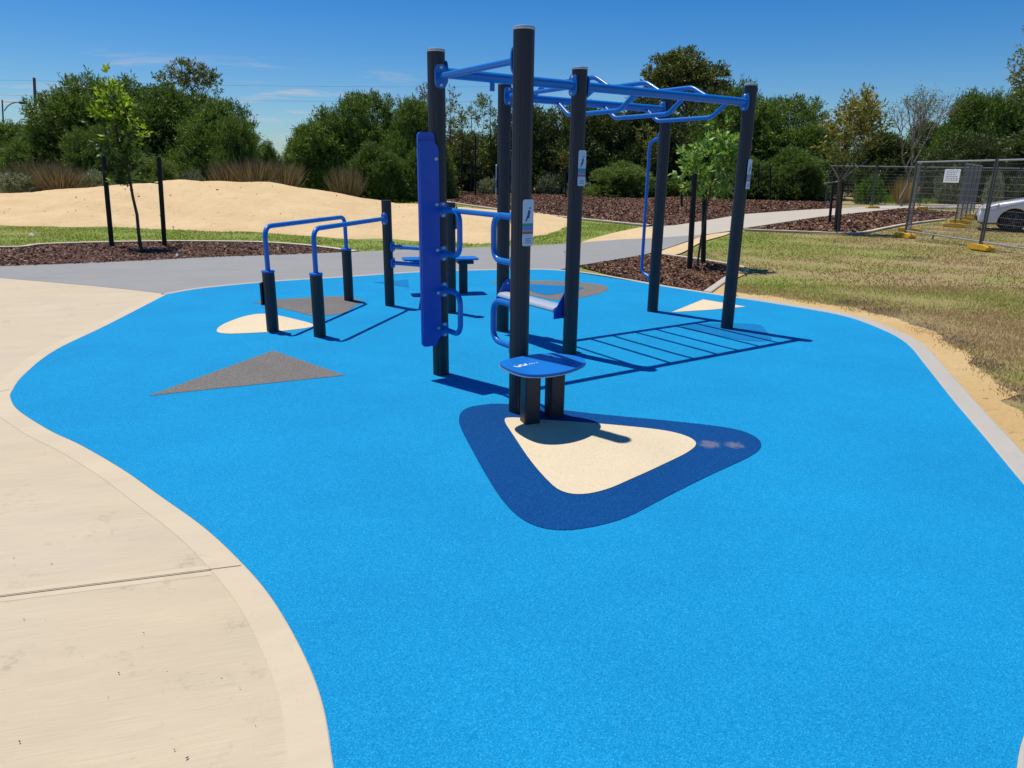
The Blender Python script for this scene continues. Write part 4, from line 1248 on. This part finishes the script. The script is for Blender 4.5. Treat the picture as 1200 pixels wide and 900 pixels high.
def make_panel(PW):
    f = MB()
    f.tube(bend([(0.02, 0, .16), (0.02, 0, PH - .0), (PW - .02, 0, PH), (PW - .02, 0, .16)], .05, 4), .021, 8)
    side = MB().tube([(.02, 0, .05), (.02, 0, PH + .02)], .024, 8)
    side2 = MB().tube([(PW - .02, 0, .05), (PW - .02, 0, PH + .02)], .024, 8)
    top = MB(); top.tube([(.04, 0, PH - .02), (PW - .04, 0, PH - .02)], .021, 8)
    bot = MB(); bot.tube([(.04, 0, .2), (PW - .04, 0, .2)], .021, 8)
    w = MB()
    for k in range(1, 13): w.tube([(.04, .004, .2 + k * .15), (PW - .04, .004, .2 + k * .15)], .0028, 4, False)
    for k in range(1, int((PW - .06) / .0725)): w.tube([(.04 + k * .0725, -.003, .2), (.04 + k * .0725, -.003, PH - .02)], .0017, 3, False)
    return f, side, side2, top, bot, w


PAN = {}


def panel(label, p0, rz, PW=2.4):
    t = thing('temporary_fence', label, 'fence panel', p0, rz, 'temporary fence panels')
    if PW not in PAN:
        f, side, side2, top, bot, w = make_panel(PW); f.bm.free()
        PAN[PW] = [(n, b.build(n, M[mm], t).data) for n, b, mm in (('upright', side, 'fencedark'), ('upright', side2, 'fencedark'), ('top_rail', top, 'fencemetal'), ('bottom_rail', bot, 'fencemetal'), ('wire_mesh', w, 'wire'))]
    else:
        for n, me in PAN[PW]: mobj(n, me, t)
    return t


FOOT = None


def foot(label, p, rz):
    global FOOT
    if FOOT is None:
        mb = MB()
        prof = [(-.33, 0), (.33, 0), (.33, .07), (.28, .12), (.1, .13), (-.1, .13), (-.28, .12), (-.33, .07)]
        mb.prism([(x, -.12, z) for x, z in prof], (0, .24, 0))
        bmesh.ops.bevel(mb.bm, geom=mb.bm.edges[:], offset=.012, segments=2, affect='EDGES')
        o = mb.build('ballast_block', M['yellow']); FOOT = o.data
    else: o = mobj('ballast_block', FOOT)
    o.location = p - Z * .03; o.rotation_euler.z = rz
    return tag(o, label, 'fence foot', 'yellow fence feet')


A = at(1060, 277); Bq = at(1142, 291); dAB = (Bq - A); dAB.z = 0; rz = math.atan2(dAB.y, dAB.x)
dAB = Vector((math.cos(rz), math.sin(rz), 0))
PW_AB = (Bq - A).length
print('panel AB', PW_AB)
WN = 3.35
panel('nearest fence panel that carries the white notice', A - Z * .04, rz, WN)
B2 = A + dAB * (WN + .05)
panel('fence panel at the right edge in front of the car', B2 - Z * .04, rz - .05, WN)
B3 = B2 + Vector((math.cos(rz - .05), math.sin(rz - .05), 0)) * (WN + .05)
panel('fence panel beyond the right edge of the photo', B3 - Z * .04, rz - .05, WN)
fd = rz + R_(90)
foot('yellow foot under the left end of the notice panel', A, rz + .15); foot('yellow foot under the right end of the notice panel, nearest of all', B2, rz + .1); foot('yellow foot beyond the right edge', B3, rz)
# fence line going away behind the notice panel
a0 = at(1069, 268)
r_away = math.atan2(at(1079, 258).y - a0.y, at(1079, 258).x - a0.x)
panel('fence panel seen almost edge-on just behind the left end of the notice panel', A + Vector((.05, .1, -.04)), r_away)
foot('yellow foot half hidden behind the left end of the notice panel', A + Vector((math.cos(r_away), math.sin(r_away), 0)) * 2.45, r_away + 1.4)
c0_ = at(1118, 265); c1_ = at(1143, 249); r2_ = math.atan2(c1_.y - c0_.y, c1_.x - c0_.x); dd = Vector((math.cos(r2_), math.sin(r2_), 0))
for k, lab in enumerate(('nearest panel of the fence line running away left of the car', 'second panel of the fence line running away left of the car', 'third panel of the fence line running away left of the car', 'farthest panel of the fence line running away left of the car')):
    panel(lab, c0_ + dd * (2.45 * k) + Z * (terr(c0_.y + dd.y * 2.45 * k) - .04), r2_)
for k, lab in enumerate(('nearest yellow foot of the line running away beside the car', 'second yellow foot of the line running away beside the car', 'third yellow foot of the line running away beside the car', 'fourth yellow foot of the line running away beside the car')):
    q = c0_ + dd * (2.45 * k); q.z = terr(q.y); foot(lab, q, r2_ + 1.45)
# far run along the path
f0 = at_y(966, 240, 37.5)
for k in range(7):
    lab = ['far fence panel along the path directly right of the half-bare young tree', 'far fence panel along the path left of the bare tree', 'far fence panel along the path behind the edge-on panel', 'far fence panel along the path behind the white notice',
           'far fence panel along the path left of the car bonnet', 'far fence panel along the path above the car bonnet', 'far fence panel along the path beyond the right edge'][k]
    panel(lab, Vector((f0.x + k * 2.45, 37.5 + k * .05, terr(37.5) - .04)), .02)
foot('lone yellow foot far off under the fence along the path', Vector((f0.x + 2.43, 37.4, terr(37.5))), .1)
foot('yellow foot far off behind the edge-on fence panel', Vector((f0.x + 4.9, 37.4, terr(37.5))), .1)
# notice on the fence
ns = Vector((math.sin(rz), -math.cos(rz), 0)); c = A + dAB * 1.78 + Z * 1.68 + ns * .03
sgn = thing('fence_notice', 'white printed notice board wired to the nearest fence panel', 'notice', c, local=False)
MB().prism([c + dAB * x + Z * z for x, z in rrect(-.33, .33, -.165, .165, .015)], ns * .006).build('board', M['white'], sgn)
mb = MB(); random.seed(4)
for r in range(6):
    x = -.24
    while x < .2:
        l = random.uniform(.04, .11); z = .115 - r * .046
        mb.prism([c + ns * .0065 + dAB * q + Z * w for q, w in ((x, z), (x + l, z), (x + l, z + .018), (x, z + .018))], ns * .001); x += l + .03
mb.build('print', M['inkgrey'], sgn)

# ------------------------------------------------------------------ white car (front faces left)
cw = at(1185, 271)
car = thing('parked_car', 'white hatchback parked on the dry grass behind the fence, front to the left', 'car', (cw.x - .85 * 1.15 * math.cos(R_(-29)), cw.y - .85 * 1.15 * math.sin(R_(-29)), -.03), R_(-29))
car.scale = (1.15, 1.15, 1.15)
prof = [(.02, .3), (.0, .45), (.04, .58), (.14, .68), (.4, .78), (1.1, .93), (1.25, .97), (1.95, 1.38), (2.3, 1.45), (3.2, 1.44), (3.75, 1.2), (4.05, .95), (4.15, .75), (4.17, .45), (4.1, .3), (3.82, .26)]
def arch(cx, r=.37):
    return [(cx + r * math.cos(a), .3 + r * math.sin(a)) for a in np.linspace(-.1, math.pi + .1, 13)]
prof += arch(3.42) + [(2.98, .24), (1.3, .24)] + arch(.85) + [(.42, .26), (.15, .25)]
mb = MB(); mb.prism([(x, 0, z) for x, z in prof], (0, 1.7, 0))
bmesh.ops.translate(mb.bm, vec=(0, 0, 0), verts=mb.bm.verts)
bmesh.ops.bevel(mb.bm, geom=[e for e in mb.bm.edges if abs(e.verts[0].co.y - e.verts[1].co.y) < 1e-4], offset=.05, segments=3, affect='EDGES', profile=.5)
for v in mb.bm.verts:
    k = max(0, v.co.z - .9) * .5; v.co.y = .85 + (v.co.y - .85) * (1 - k * .6)
    fx = max(0, .6 - v.co.x); v.co.y = .85 + (v.co.y - .85) * (1 - fx * fx * .6)
mb.build('body', M['carpaint'], car, angle=.5)
def cy(z): return .85 * (1 - max(0, z - .9) * .3)
for pl in ([(1.45, .99), (2.02, 1.33), (2.5, 1.38), (2.5, .98)], [(2.56, .98), (2.56, 1.38), (3.15, 1.36), (3.55, 1.2), (3.6, 1.0)]):
    for s in (-1, 1):
        MB().prism([(x, .85 + s * (cy(z) + .001), z) for x, z in pl], (0, s * .004, 0)).build('window', M['glass'], car)
MB().prism([(1.33, .2, 1.015), (1.33, 1.5, 1.015), (1.9, 1.38, 1.36), (1.9, .32, 1.36)], (-.01, 0, .012)).build('windscreen', M['glass'], car)
for x in (.85, 3.42):
    for y in (.02, 1.68):
        s = -1 if y < 1 else 1
        mb = MB(); mb.cyl((x, y - (.0 if s < 0 else .19), .31), .31, .19, 32, 'Y', bev=.03); w = mb.build('wheel', M['rubbertyre'], car)
        r_ = MB(); yy = y - .004 if s < 0 else y + .004
        for k in range(5):
            a = k * 2 * math.pi / 5
            r_.tube([(x, yy, .31), (x + .2 * math.cos(a), yy, .31 + .2 * math.sin(a))], [.04, .03], 6)
        r_.tube([(x + .2 * math.cos(a), yy, .31 + .2 * math.sin(a)) for a in np.linspace(0, 2 * math.pi, 25)], .012, 6)
        r_.build('rim', M['alloy'], w)
for s in (-1, 1):
    y = .85 + s * .6
    MB().prism([(.06, y - .17 * 1, .6), (.06, y + .1, .6), (.42, y + s * .245, .7), (.46, y + s * .245, .765), (.2, y, .715)], (-.012, 0, .01)).build('headlight', M['amber'], car)
MB().box((.02, .85, .36), (.06, 1.2, .14), bev=.015).build('grille', M['trimblack'], car)
MB().box((.35, .85, .245), (.5, 1.5, .06), bev=.01).build('bumper_lip', M['trimblack'], car)
MB().box((2.1, .85, .5), (3.5, 1.05, .4)).build('underbody', M['trimblack'], car)
for s in (-1, 1):
    MB().box((1.62, .85 + s * .92, 1.02), (.12, .16, .1), bev=.03).build('mirror', M['carpaint'], car)
    MB().box((1.18, .85 + s * .852, .74), (.06, .008, .03), bev=.003).build('side_repeater', M['amber'], car)
    MB().box((2.3, .85 + s * .86, .86), (.18, .02, .03), bev=.006).build('door_handle', M['carpaint'], car)

# ------------------------------------------------------------------ far things
B = Vector((at_y(46, 210, 80).x, 80, .37)); T = at_y(40, 91, 80)
t = thing('power_pole', 'dark timber power pole rising above the left shrubs', 'power pole', B)
MB().tube([(0, 0, -.1), T - B], [.2, .13], 12).build('pole', M['pole'], t)
q = at_y(43, 109.5, 80) - B
MB().box(q + Vector((.1, 0, 0)), (.9, .1, .1)).build('crossarm', M['pole'], t)
for xo, zo, lab in ((0, -.3, 'upper thin power line crossing the sky on the left'), (.3, -1.75, 'lower thin power line crossing the sky on the left')):
    P0 = T + Vector((xo, -.12, zo))
    pts = [P0 + Vector((x, 0, .0018 * (x * x) * (1 if False else 1) * .15 - (0 if True else 0) + .02 * x * 0)) for x in np.linspace(-45, 0, 12)]
    pts2 = [P0 + Vector((x, 0, -.05 * x * (1 - x / 48) * .35)) for x in np.linspace(0, 48, 14)]
    tag(MB().tube(pts + pts2[1:], .009, 5).build('power_line', M['pole']), lab, 'power line', 'power lines')
B = Vector((at_y(7, 210, 70).x, 70, .31)); T = at_y(2.5, 117, 70) - B
t = thing('street_lamp', 'grey street lamp with a curved arm at the left edge', 'street lamp', B)
MB().tube([(0, 0, -.1), T], [.09, .06], 10).build('pole', M['pole'], t)
e = at_y(24, 120, 70) - B; s0 = at_y(5, 130, 70) - B
MB().tube(bend([s0, at_y(9, 124, 70) - B, at_y(15, 120.5, 70) - B, e], .5, 4), .045, 8).build('arm', M['pole'], t)
MB().tube([at_y(3, 119.3, 70) - B, e], .02, 6).build('stay', M['pole'], t)
MB().box(e + Vector((.25, 0, -.05)), (.65, .3, .22), bev=.06).build('lamp_head', M['pole'], t)
B = Vector((at_y(333, 210, 75).x, 75, terr(75)))
t = thing('house', 'distant house with a grey roof showing in the gap between shrubs', 'house', B)
hz = at_y(333, 192, 75).z - B.z
MB().box((0, 0, hz / 2), (5, 5, hz)).build('wall', M['wallcream'], t)
rf = MB(); top = at_y(333, 183, 75).z - B.z
rf.bm.free(); rf = MB(); rf.prism([(-2.9, -2.8, hz), (2.9, -2.8, hz), (.6, -2.8 + .01, top + .0), (-.6, -2.8 + .01, top)], (0, 5.6, 0))
for v in rf.bm.verts:
    if v.co.z > hz + .1: v.co.y *= .4
rf.build('roof', M['roofgrey'], t)

# ------------------------------------------------------------------ small white scraps
for k, (x, y, r, lab) in enumerate([(661, 296, .08, 'white plastic scrap on the grey path behind the middle post'), (755, 287, .07, 'white plastic scrap on the grey path beside the blue grab pole'), (37, 275, .13, 'white plastic scrap on the grass at the left, left of the stakes'), (203, 267, .12, 'white plastic scrap on the sand edge right of the young tree'), (208, 300, .1, 'white plastic scrap on the mulch below the right stake'),
                                    (924, 239, .3, 'white plastic scrap on the far mulch right of the right-hand post'), (995, 260, .2, 'white plastic scrap on the mulch right of the half-bare tree'), (1048, 254, .18, 'white plastic scrap on the mulch by the fence'), (891, 233, .22, 'white plastic scrap at the foot of the far stake')]):
    c = at(x, y); rr = random.Random(k); mb = MB()
    n = 7; ringp = [c + Vector((math.cos(a) * r * .5 * rr.uniform(.5, 1.1), math.sin(a) * r * .4 * rr.uniform(.5, 1.1), -.01)) for a in np.linspace(0, 2 * math.pi, n, endpoint=False)]
    ap = [c + Vector((rr.uniform(-.3, .3) * r, rr.uniform(-.2, .2) * r, r * rr.uniform(.4, .6))), c + Vector((rr.uniform(-.3, .3) * r, 0, r * rr.uniform(.2, .4)))]
    vs = [mb.bm.verts.new(p) for p in ringp]; va = [mb.bm.verts.new(p) for p in ap]
    for i in range(n):
        mb.bm.faces.new((vs[i], vs[(i + 1) % n], va[0 if i < 4 else 1]))
    mb.bm.faces.new((vs[4], va[0], va[1])); mb.bm.faces.new((vs[0], va[1], va[0])); mb.bm.faces.new(vs[::-1])
    tag(mb.build('plastic_scrap', M['white'], angle=.1), lab, 'plastic scrap', 'white plastic scraps')

P = np.array([at(x, y)[:] for x, y in ((24, 871), (59, 637), (62, 660), (222, 887), (140, 790), (205, 880), (126, 618), (52, 531), (128, 816), (30, 725), (170, 742), (15, 655), (96, 770), (250, 800))])
P = np.concatenate([P, P[RNG.integers(0, 14, 22)] + np.stack([RNG.normal(0, .25, 22), RNG.normal(0, .2, 22), np.zeros(22)], 1)])
P = P[(P[:, 0] < -.75)]; k = len(P)
L = np.concatenate([RNG.uniform(.007, .014, min(k, 12)), RNG.uniform(.003, .008, max(0, k - 12))])
o = mobj('leaf_litter', arr_mesh('leaf_litter', leaves(P + np.array([0, 0, .003]), RNG.normal(size=(k, 3)) * np.array([1, 1, .15]), L, L * .5, RNG), 4, M['bark'])); o['kind'] = 'stuff'

# ------------------------------------------------------------------ light and sky
AZ, EL = R_(140), R_(71)
sun = bpy.data.lights.new('sun', 'SUN'); sun.energy = 4.8; sun.angle = R_(.53); sun.color = (1, .955, .87)
so = bpy.data.objects.new('sun', sun); COL.objects.link(so)
dirn = Vector((math.cos(AZ) * math.cos(EL), math.sin(AZ) * math.cos(EL), math.sin(EL)))
so.rotation_euler = dirn.to_track_quat('Z', 'Y').to_euler(); so.location = dirn * 50
w = bpy.data.worlds.new('World'); S.world = w; w.use_nodes = True
t = w.node_tree; bg = t.nodes['Background']
sky = t.nodes.new('ShaderNodeTexSky'); sky.sky_type = 'NISHITA'; sky.sun_disc = False
sky.sun_elevation = EL; sky.sun_rotation = math.pi / 2 - AZ
sky.altitude = 0; sky.air_density = 1.0; sky.dust_density = .3; sky.ozone_density = 3.0
tc = t.nodes.new('ShaderNodeTexCoord')
sp = N(t, 'ShaderNodeSeparateXYZ'); t.links.new(tc.outputs['Generated'], sp.inputs[0])
zz = math_(t, 'MAXIMUM', sp.outputs[2], .02)
cb = N(t, 'ShaderNodeCombineXYZ'); t.links.new(math_(t, 'DIVIDE', sp.outputs[0], math_(t, 'ADD', zz, .12)), cb.inputs[0]); t.links.new(math_(t, 'DIVIDE', sp.outputs[1], math_(t, 'ADD', zz, .12)), cb.inputs[1])
n1 = noise(t, stretch(t, cb.outputs[0], .25, (1.1, 2.2, 1)), 1.5, 9, .62, .5)
cl = ramp(t, n1, [(.53, (0, 0, 0)), (.7, (1, 1, 1))])
el = ramp(t, sp.outputs[2], [(.02, (.6, .6, .6)), (.07, (1, 1, 1)), (.1, (1, 1, 1)), (.135, (0, 0, 0))])
azm = ramp(t, math_(t, 'ADD', math_(t, 'MULTIPLY', sp.outputs[0], .5), .5), [(.12, (1, 1, 1)), (.38, (.9, .9, .9)), (.5, (.12, .12, .12))])
cm = math_(t, 'MULTIPLY', math_(t, 'MULTIPLY', cl, el), math_(t, 'MULTIPLY', azm, .75))
hs = N(t, 'ShaderNodeHueSaturation'); hs.inputs['Saturation'].default_value = 1.5; t.links.new(sky.outputs[0], hs.inputs['Color'])
sc = mixc(t, 1.0, hs.outputs[0], (.8, 1.02, 1.27), 'MULTIPLY')
out = mixc(t, cm, sc, (7.2, 7.0, 7.4))
t.links.new(out, bg.inputs['Color']); bg.inputs['Strength'].default_value = .08
S.view_settings.view_transform = 'Standard'; S.view_settings.look = 'None'; S.view_settings.exposure = 0; S.view_settings.gamma = 1
S.render.engine = 'CYCLES'
S.render.resolution_x = 1024; S.render.resolution_y = 768
S.cycles.max_bounces = 6
